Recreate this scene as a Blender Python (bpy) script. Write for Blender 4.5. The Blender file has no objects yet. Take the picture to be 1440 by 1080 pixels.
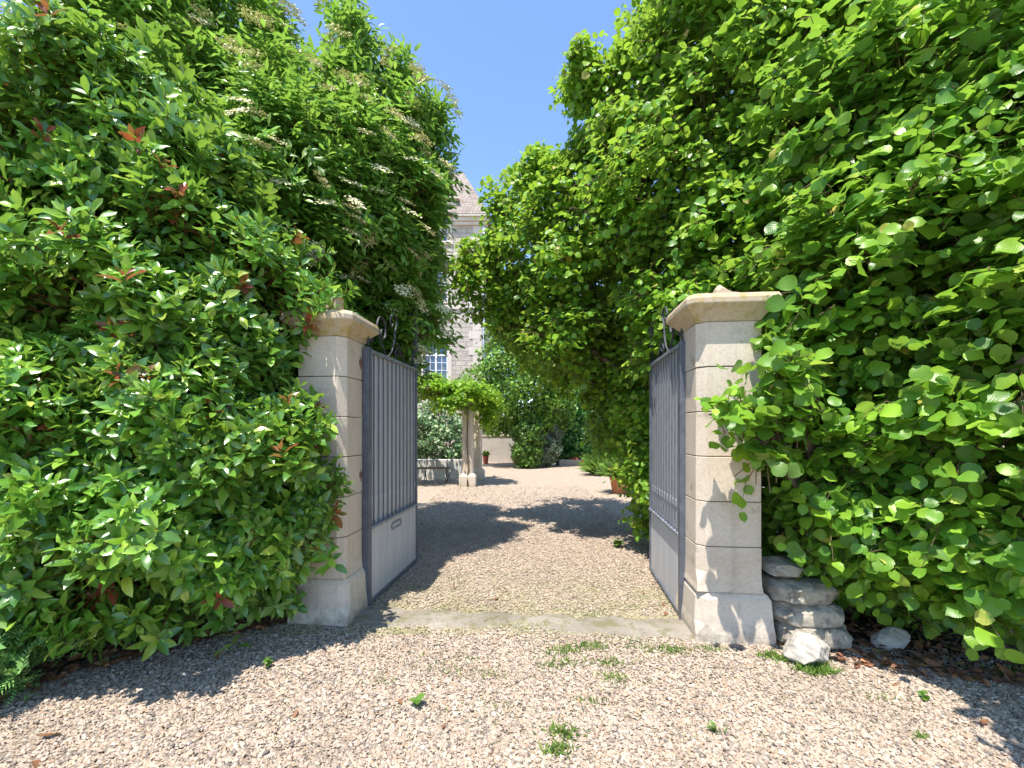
import bpy, math, random
import numpy as np
from mathutils import Vector, Matrix
random.seed(7)
sc = bpy.context.scene
COL = sc.collection
PI = math.pi
F, H, CX, HY = 610.0, 1.6, 720.0, 603.0

def at(px, py, D):
    return np.array([(px-CX)/F*D, D, H-(py-HY)/F*D])
def ground(px, py):
    D = F*H/(py-HY)
    return np.array([(px-CX)/F*D, D, 0.0])

# ------------------------------------------------------------------ materials
def new_mat(name):
    m = bpy.data.materials.new(name); m.use_nodes = True
    nt = m.node_tree
    for n in list(nt.nodes): nt.nodes.remove(n)
    out = nt.nodes.new('ShaderNodeOutputMaterial')
    return m, nt, out
def N(nt, kind, **kw):
    n = nt.nodes.new(kind)
    for k, v in kw.items():
        if k.startswith('i_'):
            n.inputs[k[2:].replace('_', ' ')].default_value = v
        else:
            setattr(n, k, v)
    return n
def L(nt, a, b): nt.links.new(a, b)
def ramp(nt, fac, stops, interp='LINEAR'):
    r = N(nt, 'ShaderNodeValToRGB'); r.color_ramp.interpolation = interp
    e = r.color_ramp.elements
    while len(e) < len(stops): e.new(0.5)
    for el, (p, c) in zip(e, stops):
        el.position = p; el.color = (*c, 1) if len(c) == 3 else c
    L(nt, fac, r.inputs[0]); return r.outputs[0]
def noise(nt, vec, scale, detail=4, rough=.55, out='Fac'):
    n = N(nt, 'ShaderNodeTexNoise', i_Scale=scale, i_Detail=detail, i_Roughness=rough)
    if vec is not None: L(nt, vec, n.inputs['Vector'])
    return n.outputs[out]
def mixc(nt, fac, a, b, mode='MIX'):
    m = N(nt, 'ShaderNodeMix', data_type='RGBA', blend_type=mode)
    for s, v in ((0, fac), (6, a), (7, b)):
        if hasattr(v, 'is_linked'): L(nt, v, m.inputs[s])
        else: m.inputs[s].default_value = v if s == 0 else (*v, 1)
    return m.outputs[2]
def math_(nt, op, a, b=0.0, clamp=False):
    m = N(nt, 'ShaderNodeMath', operation=op, use_clamp=clamp)
    for i, v in enumerate((a, b)):
        if hasattr(v, 'is_linked'): L(nt, v, m.inputs[i])
        else: m.inputs[i].default_value = v
    return m.outputs[0]
def bump(nt, h, strength, dist):
    b = N(nt, 'ShaderNodeBump', i_Strength=strength, i_Distance=dist); L(nt, h, b.inputs['Height']); return b.outputs[0]
def principled(nt, out, col, rough=.6, spec=.4, nrm=None, metal=0):
    p = N(nt, 'ShaderNodeBsdfPrincipled')
    if hasattr(col, 'is_linked'): L(nt, col, p.inputs['Base Color'])
    else: p.inputs['Base Color'].default_value = (*col, 1)
    if hasattr(rough, 'is_linked'): L(nt, rough, p.inputs['Roughness'])
    else: p.inputs['Roughness'].default_value = rough
    p.inputs['Specular IOR Level'].default_value = spec
    p.inputs['Metallic'].default_value = metal
    if nrm is not None: L(nt, nrm, p.inputs['Normal'])
    if out is not None: L(nt, p.outputs[0], out.inputs[0])
    return p
def objco(nt): return N(nt, 'ShaderNodeTexCoord').outputs['Object']

def leaf_mat(name, stops, trans, rough=.35, spec=.5, tf=.4, veins=0, rib=.25, k=2.3):
    stops = [(p, tuple(min(.7, x*k) for x in c)) for p, c in stops]
    m, nt, out = new_mat(name)
    geo = N(nt, 'ShaderNodeNewGeometry')
    rnd = geo.outputs['Random Per Island']
    c = ramp(nt, rnd, stops)
    pos = geo.outputs['Position']
    cl = noise(nt, pos, 1.6, 3)
    cl = N(nt, 'ShaderNodeMapRange', i_From_Min=.3, i_From_Max=.7, i_To_Min=.72, i_To_Max=1.25)
    L(nt, noise(nt, pos, 1.6, 3), cl.inputs[0])
    hs = N(nt, 'ShaderNodeHueSaturation'); L(nt, c, hs.inputs['Color']); L(nt, cl.outputs[0], hs.inputs['Value'])
    c = hs.outputs[0]
    c = mixc(nt, math_(nt, 'MULTIPLY', geo.outputs['Backfacing'], .45), c, (.16,.23,.09))
    uv = N(nt, 'ShaderNodeUVMap').outputs[0]
    sx = N(nt, 'ShaderNodeSeparateXYZ'); L(nt, uv, sx.inputs[0])
    av = math_(nt, 'ABSOLUTE', math_(nt, 'SUBTRACT', sx.outputs[1], .5))
    ribm = math_(nt, 'LESS_THAN', av, .018)
    h = math_(nt, 'MULTIPLY', ribm, -1.0)
    if veins:
        w = math_(nt, 'SINE', math_(nt, 'MULTIPLY', math_(nt, 'SUBTRACT', sx.outputs[0], math_(nt, 'MULTIPLY', av, .9)), veins*6.283))
        vm = math_(nt, 'GREATER_THAN', w, .9)
        ribm = math_(nt, 'MAXIMUM', ribm, math_(nt, 'MULTIPLY', vm, .6))
        h = math_(nt, 'ADD', h, math_(nt, 'MULTIPLY', w, -.4))
    c = mixc(nt, math_(nt, 'MULTIPLY', ribm, rib), c, (.35, .42, .12))
    bl = ramp(nt, noise(nt, pos, 55, 2, .5), [(.70, (0,0,0)), (.74, (.55,.55,.55))])
    c = mixc(nt, bl, c, (.20,.15,.05))
    p = principled(nt, None, c, rough, spec, bump(nt, h, .14, .004))
    t = N(nt, 'ShaderNodeBsdfTranslucent')
    tc = mixc(nt, .6, c, trans); L(nt, tc, t.inputs[0])
    mx = N(nt, 'ShaderNodeMixShader'); mx.inputs[0].default_value = tf+.08
    L(nt, p.outputs[0], mx.inputs[1]); L(nt, t.outputs[0], mx.inputs[2]); L(nt, mx.outputs[0], out.inputs[0])
    return m

def flat_mat(name, c, rough=.6, spec=.4, var=.25, scale=8, bs=.0, metal=0, bscale=60, rusty=False):
    m, nt, out = new_mat(name)
    o = objco(nt)
    v = N(nt, 'ShaderNodeMapRange', i_From_Min=.3, i_From_Max=.7, i_To_Min=1-var, i_To_Max=1+var); L(nt, noise(nt, o, scale, 6), v.inputs[0])
    hs = N(nt, 'ShaderNodeHueSaturation'); hs.inputs['Color'].default_value = (*c, 1); L(nt, v.outputs[0], hs.inputs['Value'])
    nr = bump(nt, noise(nt, o, bscale, 5), bs, .01) if bs else None
    c = hs.outputs[0]
    if rusty:
        rs = ramp(nt, noise(nt, o, 17, 6, .75), [(.60, (0,0,0)), (.70, (.75,.75,.75))]); c = mixc(nt, rs, c, (.17,.105,.07))
    principled(nt, out, c, rough, spec, nr, metal)
    return m

def stone_mat(name, c1, c2, lichen=None, rough=.85, bscale=70, bs=.35, stain=(.20,.14,.09), soil=False):
    m, nt, out = new_mat(name)
    o = objco(nt)
    big = noise(nt, o, 2.3, 6, .6)
    c = mixc(nt, ramp(nt, big, [(.32, (0,0,0)), (.68, (1,1,1))]), c1, c2)
    fine = noise(nt, o, 45, 5, .7)
    c = mixc(nt, .5, c, ramp(nt, fine, [(.3, (.62,.6,.58)), (.55, (1,1,1))]), 'MULTIPLY')
    st = ramp(nt, noise(nt, o, 5.5, 4, .65), [(.62, (0,0,0)), (.74, (1,1,1))])
    c = mixc(nt, math_(nt, 'MULTIPLY', st, .55), c, stain)
    # vertical rain streaks
    mp = N(nt, 'ShaderNodeMapping'); mp.inputs['Scale'].default_value = (14, 14, .8); L(nt, o, mp.inputs[0])
    sk = ramp(nt, noise(nt, mp.outputs[0], 1, 4), [(.55, (0,0,0)), (.8, (1,1,1))])
    c = mixc(nt, math_(nt, 'MULTIPLY', sk, .34), c, (.22,.2,.17))
    sp = ramp(nt, noise(nt, o, 26, 4, .6), [(.68, (0,0,0)), (.73, (1,1,1))])
    c = mixc(nt, math_(nt, 'MULTIPLY', sp, .5), c, (.24,.16,.09))
    if lichen:
        lm = ramp(nt, noise(nt, o, 9, 6, .7), [(.5, (0,0,0)), (.62, (1,1,1))])
        c = mixc(nt, math_(nt, 'MULTIPLY', lm, .7), c, lichen)
    sz = N(nt, 'ShaderNodeSeparateXYZ'); L(nt, o, sz.inputs[0])
    lo = N(nt, 'ShaderNodeMapRange', i_From_Min=.22, i_From_Max=.0, i_To_Min=0, i_To_Max=.8); L(nt, sz.outputs[2], lo.inputs[0])
    dirt = math_(nt, 'MULTIPLY', lo.outputs[0], ramp(nt, noise(nt, o, 13, 6, .7), [(.38, (0,0,0)), (.62, (1,1,1))]))
    if soil: c = mixc(nt, dirt, c, (.20,.16,.11))
    hgt = math_(nt, 'ADD', noise(nt, o, bscale, 6, .7), math_(nt, 'MULTIPLY', noise(nt, o, 9, 3), 1.2))
    principled(nt, out, c, rough, .25, bump(nt, hgt, bs, .006))
    return m

GSTOPS = [(p, (.67*a, .635*b, .59*c)) for p, (a, b, c) in [(0, (.20,.18,.17)), (.10, (.34,.30,.27)), (.22, (.52,.42,.34)), (.38, (.66,.55,.45)), (.52, (.55,.48,.43)),
          (.64, (.72,.63,.53)), (.78, (.60,.46,.34)), (.86, (.80,.75,.68)), (.94, (.48,.33,.22)), (1, (.78,.70,.6))]]
def gravel_ground():
    m, nt, out = new_mat('gravel_bed')
    g = N(nt, 'ShaderNodeNewGeometry'); pos = g.outputs['Position']
    v = N(nt, 'ShaderNodeTexVoronoi', i_Scale=75.0); L(nt, pos, v.inputs['Vector'])
    sx = N(nt, 'ShaderNodeSeparateColor'); L(nt, v.outputs['Color'], sx.inputs[0])
    c = ramp(nt, sx.outputs[0], [(p, tuple(x*1.25 for x in k)) for p, k in GSTOPS])
    v2 = N(nt, 'ShaderNodeTexVoronoi', i_Scale=210.0); L(nt, pos, v2.inputs['Vector'])
    c = mixc(nt, .35, c, v2.outputs['Color'], 'SOFT_LIGHT')
    edge = ramp(nt, v.outputs['Distance'], [(.35, (1,1,1)), (.75, (.45,.42,.4))])
    c = mixc(nt, .8, c, edge, 'MULTIPLY')
    big = noise(nt, pos, .8, 5, .6)
    c = mixc(nt, ramp(nt, big, [(.45, (0,0,0)), (.75, (.35,.35,.35))]), c, (.33,.28,.22))
    # faint green film of moss just inside the gateway
    sp = N(nt, 'ShaderNodeSeparateXYZ'); L(nt, pos, sp.inputs[0])
    near = N(nt, 'ShaderNodeMapRange', i_From_Min=5.2, i_From_Max=3.7, i_To_Min=0, i_To_Max=1); L(nt, sp.outputs[1], near.inputs[0])
    mm = math_(nt, 'MULTIPLY', near.outputs[0], ramp(nt, noise(nt, pos, 3.5, 5, .65), [(.42, (0,0,0)), (.7, (.75,.75,.75))]))
    c = mixc(nt, mm, c, (.30,.30,.13))
    lf = ramp(nt, noise(nt, pos, 6.0, 5, .75), [(.66, (0,0,0)), (.72, (.6,.6,.6))])
    c = mixc(nt, lf, c, (.20,.15,.10))
    sk = ramp(nt, noise(nt, pos, 22, 3, .7), [(.60, (0,0,0)), (.68, (.55,.55,.55))])
    c = mixc(nt, sk, c, (.16,.13,.11))
    h = math_(nt, 'SUBTRACT', 1.0, v.outputs['Distance'])
    principled(nt, out, c, .85, .3, bump(nt, h, .9, .012))
    return m
def pebble_mat():
    m, nt, out = new_mat('pebble_stone')
    g = N(nt, 'ShaderNodeNewGeometry')
    c = ramp(nt, g.outputs['Random Per Island'], GSTOPS)
    c = mixc(nt, .4, c, ramp(nt, noise(nt, g.outputs['Position'], 260, 3), [(.3, (.55,.52,.5)), (.6, (1,1,1))]), 'MULTIPLY')
    sp = N(nt, 'ShaderNodeSeparateXYZ'); L(nt, g.outputs['Position'], sp.inputs[0])
    nr = N(nt, 'ShaderNodeMapRange', i_From_Min=5.4, i_From_Max=3.8, i_To_Min=0, i_To_Max=1); L(nt, sp.outputs[1], nr.inputs[0])
    n2 = math_(nt, 'GREATER_THAN', sp.outputs[1], 3.35)
    mo = math_(nt, 'MULTIPLY', math_(nt, 'MULTIPLY', nr.outputs[0], n2), ramp(nt, noise(nt, g.outputs['Position'], 2.6, 5, .65), [(.38, (0,0,0)), (.62, (.8,.8,.8))]))
    c = mixc(nt, mo, c, (.25,.245,.105))
    dt = ramp(nt, noise(nt, g.outputs['Position'], 1.7, 5, .65), [(.5, (0,0,0)), (.72, (.5,.5,.5))])
    c = mixc(nt, dt, c, (.22,.175,.13))
    principled(nt, out, c, .7, .35)
    return m

M = {}
M['gravel'] = gravel_ground(); M['pebble'] = pebble_mat()
M['photinia'] = leaf_mat('photinia_leaf', [(0, (.028,.085,.014)), (.35, (.052,.13,.016)), (.7, (.085,.18,.02)), (.93, (.15,.25,.03)), (1, (.22,.27,.04))], (.28,.46,.03), .29, .95, .32, 0, .4)
M['photinia_red'] = leaf_mat('photinia_young_leaf', [(0, (.13,.03,.018)), (.5, (.24,.055,.025)), (.8, (.20,.09,.03)), (1, (.14,.12,.03))], (.4,.12,.03), .3, .5, .3, k=1.3)
M['hazel'] = leaf_mat('hazel_leaf', [(0, (.030,.085,.010)), (.4, (.060,.14,.014)), (.75, (.108,.20,.016)), (.97, (.15,.26,.025)), (.993, (.26,.28,.05)), (1, (.3,.24,.06))], (.29,.50,.03), .36, .5, .42, 7, .3)
M['hazel_far'] = leaf_mat('hazel_top_leaf', [(0, (.034,.10,.010)), (.4, (.075,.165,.014)), (.75, (.125,.225,.018)), (.97, (.19,.27,.03)), (1, (.24,.17,.05))], (.36,.54,.03), .38, .45, .44, 0, .3)
M['elder'] = leaf_mat('elder_leaf', [(0, (.03,.09,.014)), (.4, (.06,.145,.018)), (.75, (.10,.205,.024)), (1, (.18,.27,.05))], (.28,.46,.04), .36, .5, .40, 0, .3)
M['cream'] = flat_mat('elder_flower', (.68,.64,.38), .7, .2, .2)
M['conifer'] = leaf_mat('conifer_spray', [(0, (.035,.10,.03)), (.5, (.07,.16,.04)), (1, (.12,.22,.06))], (.12,.26,.05), .5, .3, .25)
M['vine'] = leaf_mat('vine_leaf', [(0, (.10,.22,.015)), (.5, (.17,.33,.02)), (1, (.28,.42,.03))], (.42,.62,.04), .4, .4, .45, k=1.3)
M['ivy'] = leaf_mat('ivy_leaf', [(0, (.012,.06,.015)), (.6, (.03,.11,.02)), (1, (.08,.18,.04))], (.10,.25,.03), .3, .55, .2)
M['dark'] = leaf_mat('evergreen_leaf', [(0, (.03,.075,.012)), (.5, (.07,.145,.018)), (1, (.14,.23,.03))], (.2,.33,.03), .4, .4, .3)
M['grey_green'] = leaf_mat('grey_green_leaf', [(0, (.04,.09,.04)), (.5, (.10,.17,.08)), (.85, (.19,.26,.13)), (1, (.34,.38,.24))], (.2,.3,.12), .45, .4, .3)
M['lavender'] = leaf_mat('pale_grey_leaf', [(0, (.10,.15,.09)), (.6, (.18,.24,.15)), (1, (.27,.27,.25))], (.2,.28,.16), .5, .3, .35, k=1.4)
M['fresh'] = leaf_mat('fresh_green_leaf', [(0, (.045,.11,.02)), (.5, (.09,.19,.03)), (1, (.17,.29,.05))], (.26,.42,.05), .4, .4, .33, k=1.2)
M['grass'] = leaf_mat('grass_blade', [(0, (.06,.14,.02)), (.5, (.12,.22,.03)), (1, (.24,.30,.07))], (.25,.4,.05), .5, .3, .25, k=1.0)
M['litter'] = leaf_mat('dead_leaf', [(0, (.05,.02,.015)), (.5, (.10,.045,.025)), (.85, (.17,.08,.04)), (1, (.33,.14,.06))], (.2,.08,.03), .6, .3, .15)
M['bark'] = flat_mat('bark', (.15,.115,.085), .9, .2, .4, 14, .6)
M['twig'] = flat_mat('green_brown_twig', (.16,.11,.06), .7, .3, .35, 20)
M['twig_red'] = flat_mat('reddish_twig', (.12,.035,.02), .6, .3, .4, 20)
M['stone'] = stone_mat('dressed_limestone', (.55,.45,.35), (.64,.555,.45))
M['stone_cap'] = stone_mat('weathered_cap_stone', (.47,.36,.24), (.52,.43,.33), (.36,.28,.08), bs=.5)
M['stone_plinth'] = stone_mat('pale_plinth_stone', (.56,.475,.38), (.63,.555,.465), bs=.45, soil=True)
M['rubble'] = stone_mat('rough_limestone', (.28,.245,.19), (.46,.415,.34), (.10,.095,.08), bscale=38, bs=1.0, stain=(.1,.09,.075))
M['rock_white'] = stone_mat('white_chalk_rock', (.40,.36,.30), (.53,.50,.45), None, bscale=30, bs=.8)
M['slab'] = stone_mat('worn_concrete', (.20,.175,.14), (.31,.275,.23), (.14,.13,.055), bs=1.0, stain=(.08,.065,.045))
M['iron'] = flat_mat('slate_grey_gate_paint', (.19,.215,.25), .48, .45, .25, 9, .2, rusty=True)
M['iron_dark'] = flat_mat('dark_grey_gate_paint', (.095,.105,.128), .45, .45, .3, 9, .2, rusty=True)
M['bar_iron'] = flat_mat('dark_slate_bar_paint', (.115,.125,.148), .48, .45, .25, 9, .2, rusty=True)
M['scroll_iron'] = flat_mat('blackened_scroll_iron', (.05,.054,.062), .6, .3, .3, 20, .2)
M['rust'] = flat_mat('rusty_iron', (.17,.10,.075), .75, .3, .4, 30, .3)
def sheet_mat():
    m, nt, out = new_mat('pale_gate_sheet')
    o = objco(nt)
    mp = N(nt, 'ShaderNodeMapping'); mp.inputs['Scale'].default_value = (16, 16, 1.2); L(nt, o, mp.inputs[0])
    c = mixc(nt, ramp(nt, noise(nt, mp.outputs[0], 1, 5), [(.35, (0,0,0)), (.7, (1,1,1))]), (.415,.43,.46), (.51,.515,.53))
    low = N(nt, 'ShaderNodeSeparateXYZ'); L(nt, o, low.inputs[0])
    d = N(nt, 'ShaderNodeMapRange', i_From_Min=.35, i_From_Max=.02, i_To_Min=0, i_To_Max=.45); L(nt, low.outputs[2], d.inputs[0])
    dm = math_(nt, 'MULTIPLY', d.outputs[0], ramp(nt, noise(nt, o, 11, 5), [(.35, (0,0,0)), (.7, (1,1,1))]))
    c = mixc(nt, dm, c, (.33,.28,.21))
    rs = ramp(nt, noise(nt, o, 24, 5, .7), [(.70, (0,0,0)), (.76, (1,1,1))])
    c = mixc(nt, math_(nt, 'MULTIPLY', rs, .5), c, (.2,.12,.08))
    principled(nt, out, c, .5, .4, bump(nt, noise(nt, o, 6, 3), .15, .01))
    return m
M['sheet'] = sheet_mat()
def block_wall():
    m, nt, out = new_mat('coursed_stone_wall')
    o = objco(nt)
    sx = N(nt, 'ShaderNodeSeparateXYZ'); L(nt, o, sx.inputs[0])
    cb = N(nt, 'ShaderNodeCombineXYZ'); L(nt, math_(nt, 'ADD', sx.outputs[0], sx.outputs[1]), cb.inputs[0]); L(nt, sx.outputs[2], cb.inputs[1])
    b = N(nt, 'ShaderNodeTexBrick', i_Scale=1.0); L(nt, cb.outputs[0], b.inputs['Vector'])
    b.inputs['Brick Width'].default_value = .52; b.inputs['Row Height'].default_value = .24; b.inputs['Mortar Size'].default_value = .022
    b.inputs['Color1'].default_value = (.48,.42,.36,1); b.inputs['Color2'].default_value = (.56,.50,.435,1); b.inputs['Mortar'].default_value = (.40,.35,.30,1)
    b.inputs['Bias'].default_value = 0.1
    c = mixc(nt, .6, b.outputs[0], ramp(nt, noise(nt, o, 3, 6, .7), [(.3, (.6,.58,.56)), (.65, (1.05,1.0,.97))]), 'MULTIPLY')
    principled(nt, out, c, .9, .2, bump(nt, math_(nt, 'ADD', math_(nt, 'MULTIPLY', b.outputs['Fac'], -1.0), noise(nt, o, 10, 5)), .7, .03))
    return m
M['housewall'] = block_wall()
M['ashlar'] = stone_mat('house_dressed_stone', (.58,.50,.42), (.68,.60,.52))
def tile_mat():
    m, nt, out = new_mat('plain_roof_tiles')
    o = objco(nt)
    sx = N(nt, 'ShaderNodeSeparateXYZ'); L(nt, o, sx.inputs[0])
    cb = N(nt, 'ShaderNodeCombineXYZ'); L(nt, math_(nt, 'ADD', sx.outputs[0], sx.outputs[1]), cb.inputs[0]); L(nt, sx.outputs[2], cb.inputs[1])
    b = N(nt, 'ShaderNodeTexBrick', i_Scale=1.0); L(nt, cb.outputs[0], b.inputs['Vector'])
    b.inputs['Brick Width'].default_value = .18; b.inputs['Row Height'].default_value = .12; b.inputs['Mortar Size'].default_value = .012
    b.inputs['Color1'].default_value = (.29,.245,.215,1); b.inputs['Color2'].default_value = (.39,.35,.315,1); b.inputs['Mortar'].default_value = (.19,.155,.14,1)
    c = mixc(nt, .7, b.outputs[0], ramp(nt, noise(nt, o, 1.5, 6, .7), [(.3, (.7,.62,.58)), (.65, (1.05,1.02,1.0))]), 'MULTIPLY')
    principled(nt, out, c, .9, .2, bump(nt, math_(nt, 'MULTIPLY', b.outputs['Fac'], -1.0), .6, .02))
    return m
M['tile'] = tile_mat()
M['white'] = flat_mat('white_window_paint', (.72,.74,.78), .5, .4, .06)
M['glass'] = flat_mat('window_pane_glass', (.06,.09,.15), .06, .9, .2, 2)
M['zinc'] = flat_mat('grey_zinc', (.42,.44,.5), .5, .5, .1, 4)
M['render'] = stone_mat('pale_garden_wall_render', (.44,.385,.32), (.52,.47,.41), None, bs=.3)
M['white_render'] = stone_mat('whitewashed_render', (.56,.53,.49), (.66,.63,.6), None, bs=.3)
M['terracotta'] = flat_mat('terracotta_clay', (.50,.20,.10), .8, .25, .18, 9, .2)
M['redclay'] = flat_mat('red_clay', (.36,.10,.06), .75, .3, .15, 9)
M['soil'] = flat_mat('dark_soil', (.05,.032,.024), .95, .1, .5, 12, 1.0, 0, 40)
M['wood'] = flat_mat('old_garden_wood', (.17,.11,.075), .7, .3, .3, 15)
M['black_iron'] = flat_mat('black_iron', (.045,.04,.04), .55, .4, .2)

# ------------------------------------------------------------------ object helpers
def tag(o, label=None, cat=None, group=None, kind=None):
    if label: o['label'] = label
    if cat: o['category'] = cat
    if group: o['group'] = group
    if kind: o['kind'] = kind
    return o
def empty(name, loc, label, cat, group=None, rz=0):
    e = bpy.data.objects.new(name, None); COL.objects.link(e)
    e.location = loc; e.rotation_euler = (0, 0, rz); e.empty_display_size = .2
    tag(e, label, cat, group); return e
def np_mesh(name, V, faces, mats, parent=None, midx=None, smooth=True, uv=None):
    """V (n,3); faces: list of int arrays (m,k)"""
    me = bpy.data.meshes.new(name)
    V = np.asarray(V, dtype=np.float32)
    faces = [np.asarray(f, dtype=np.int32) for f in faces if len(f)]
    loops = np.concatenate([f.ravel() for f in faces])
    tot = np.concatenate([np.full(len(f), f.shape[1], dtype=np.int32) for f in faces])
    start = np.concatenate([[0], np.cumsum(tot)[:-1]]).astype(np.int32)
    me.vertices.add(len(V)); me.vertices.foreach_set('co', V.ravel())
    me.loops.add(len(loops)); me.loops.foreach_set('vertex_index', loops)
    me.polygons.add(len(tot)); me.polygons.foreach_set('loop_start', start); me.polygons.foreach_set('loop_total', tot)
    if uv is not None:
        l = me.uv_layers.new(name='UVMap'); l.data.foreach_set('uv', np.asarray(uv, dtype=np.float32)[loops].ravel())
    for m in (mats if isinstance(mats, (list, tuple)) else [mats]): me.materials.append(m)
    if midx is not None: me.polygons.foreach_set('material_index', np.asarray(midx, dtype=np.int32))
    me.polygons.foreach_set('use_smooth', np.full(len(tot), smooth, dtype=bool))
    me.update(calc_edges=True); me.validate()
    o = bpy.data.objects.new(name, me); COL.objects.link(o)
    if parent is not None: o.parent = parent
    return o
class MB:
    def __init__(s): s.v = []; s.f = []
    def add(s, vs, fs):
        b = len(s.v); s.v += [tuple(map(float, v)) for v in vs]; s.f += [tuple(b+i for i in f) for f in fs]; return s
    def box(s, x0, x1, y0, y1, z0, z1):
        return s.add([(x0,y0,z0),(x1,y0,z0),(x1,y1,z0),(x0,y1,z0),(x0,y0,z1),(x1,y0,z1),(x1,y1,z1),(x0,y1,z1)],
                     [(0,3,2,1),(4,5,6,7),(0,1,5,4),(1,2,6,5),(2,3,7,6),(3,0,4,7)])
    def stack(s, polys):  # list of (list of xy, z)
        n = len(polys[0][0]); vs = []; fs = []
        for p, z in polys: vs += [(x, y, z) for x, y in p]
        for k in range(len(polys)-1):
            for i in range(n):
                j = (i+1) % n; fs.append((k*n+i, k*n+j, (k+1)*n+j, (k+1)*n+i))
        fs.append(tuple(reversed(range(n)))); fs.append(tuple((len(polys)-1)*n+i for i in range(n)))
        return s.add(vs, fs)
    def tube(s, pts, rads, sides=6, flat=None):
        pts = [Vector(p) for p in pts]
        if not hasattr(rads, '__len__'): rads = [rads]*len(pts)
        vs = []; fs = []; up = Vector((0.13, .31, .94))
        prev = None
        for i, p in enumerate(pts):
            t = (pts[min(i+1, len(pts)-1)]-pts[max(i-1, 0)])
            t = t.normalized() if t.length > 1e-9 else Vector((0,0,1))
            a = (prev - t*prev.dot(t)) if prev is not None else t.cross(up)
            if a.length < 1e-4: a = t.cross(Vector((1,0,0)))
            a.normalize(); b = t.cross(a); prev = a
            for k in range(sides):
                an = 2*PI*(k+.5)/sides
                vs.append(p + (a*math.cos(an)+b*math.sin(an))*rads[i])
        n = sides
        for i in range(len(pts)-1):
            for k in range(n):
                j = (k+1) % n; fs.append((i*n+k, i*n+j, (i+1)*n+j, (i+1)*n+k))
        fs.append(tuple(reversed(range(n)))); fs.append(tuple((len(pts)-1)*n+k for k in range(n)))
        return s.add(vs, fs)
    def lathe(s, prof, seg=32, c=(0,0)):
        vs = []; fs = []
        for r, z in prof:
            for k in range(seg):
                a = 2*PI*k/seg; vs.append((c[0]+r*math.cos(a), c[1]+r*math.sin(a), z))
        for i in range(len(prof)-1):
            for k in range(seg):
                j = (k+1) % seg; fs.append((i*seg+k, i*seg+j, (i+1)*seg+j, (i+1)*seg+k))
        return s.add(vs, fs)
    def build(s, name, mat, parent=None, smooth=False, bevel=0, loc=None):
        me = bpy.data.meshes.new(name); me.from_pydata(s.v, [], s.f); me.materials.append(mat)
        me.polygons.foreach_set('use_smooth', [smooth]*len(me.polygons)); me.update()
        o = bpy.data.objects.new(name, me); COL.objects.link(o)
        if parent is not None: o.parent = parent
        if loc is not None: o.location = loc
        if bevel:
            m = o.modifiers.new('b', 'BEVEL'); m.width = bevel; m.segments = 2; m.limit_method = 'ANGLE'; m.angle_limit = math.radians(35)
        return o

# ------------------------------------------------------------------ leaf machinery
def grid_leaf(ts, ws, fold=.12):
    T = []; UV = []; Fc = []
    for t, w in zip(ts, ws):
        for s in (-1, 0, 1):
            T.append((t, s*w, abs(s)*w*fold)); UV.append((t, .5+.5*s*w/max(ws)))
    for i in range(len(ts)-1):
        for j in range(2):
            a = i*3+j; Fc.append((a, a+3, a+4, a+1))
    return np.array(T), np.array(UV), np.array(Fc)
LEAF = {
 'photinia': grid_leaf([0,.18,.5,.8,1], [.015,.13,.205,.13,.008], .35),
 'hazel': grid_leaf([0,.04,.17,.24,.42,.49,.64,.70,.82,.90,1], [.02,.23,.39,.385,.47,.44,.42,.36,.26,.10,.004], .14),
 'hazel_far': grid_leaf([0,.1,.45,.75,.9,1], [.05,.34,.45,.30,.10,.005], .18),
 'elder': grid_leaf([0,.35,.7,1], [.02,.17,.12,.005], .3),
 'simple': grid_leaf([0,.45,1], [.04,.34,.02], .25),
 'needle': grid_leaf([0,.4,1], [.03,.11,.01], .1),
 'blade': grid_leaf([0,.35,.7,1], [.06,.05,.035,.003], .1),
}
def nz(a): return a/np.maximum(np.linalg.norm(a, axis=-1, keepdims=True), 1e-9)
def leaves(kind, pos, d, n, size, wsc=1.0, bend=0.0, origin=(0,0,0), twist=None):
    T, UV, Fc = LEAF[kind]
    d = nz(d); n = nz(n - (n*d).sum(-1, keepdims=True)*d); b = np.cross(n, d)
    Nn = len(pos); size = np.broadcast_to(np.asarray(size, float), (Nn,))[:, None, None]
    wsc = np.broadcast_to(np.asarray(wsc, float), (Nn,))[:, None, None]; bend = np.broadcast_to(np.asarray(bend, float), (Nn,))[:, None, None]
    x = T[None, :, 0:1]; y = T[None, :, 1:2]; z = T[None, :, 2:3]
    wav = .075*np.sin(x*7+np.arange(Nn)[:, None, None]*1.7)*np.sign(y)*(np.abs(y) > .02)
    V = pos[:, None]+size*((x*(1-.15*np.abs(bend)*x))*d[:, None] + y*wsc*b[:, None] + (z + bend*x*x + wav*.8)*n[:, None]) - np.asarray(origin)
    k = len(T)
    Fa = (Fc[None]+(np.arange(Nn)*k)[:, None, None]).reshape(-1, 4)
    return V.reshape(-1, 3), Fa, np.tile(UV, (Nn, 1))
class Crown:
    def __init__(s): s.V = []; s.F = []; s.UV = []; s.M = []; s.n = 0
    def add(s, VFU, mi=0):
        V, Fa, U = VFU
        s.V.append(V); s.F.append(Fa+s.n); s.UV.append(U); s.M.append(np.broadcast_to(mi, (len(Fa),))); s.n += len(V)
    def build(s, name, mats, parent):
        return np_mesh(name, np.concatenate(s.V), [np.concatenate(s.F)], mats, parent, np.concatenate(s.M), True, np.concatenate(s.UV))

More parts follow.
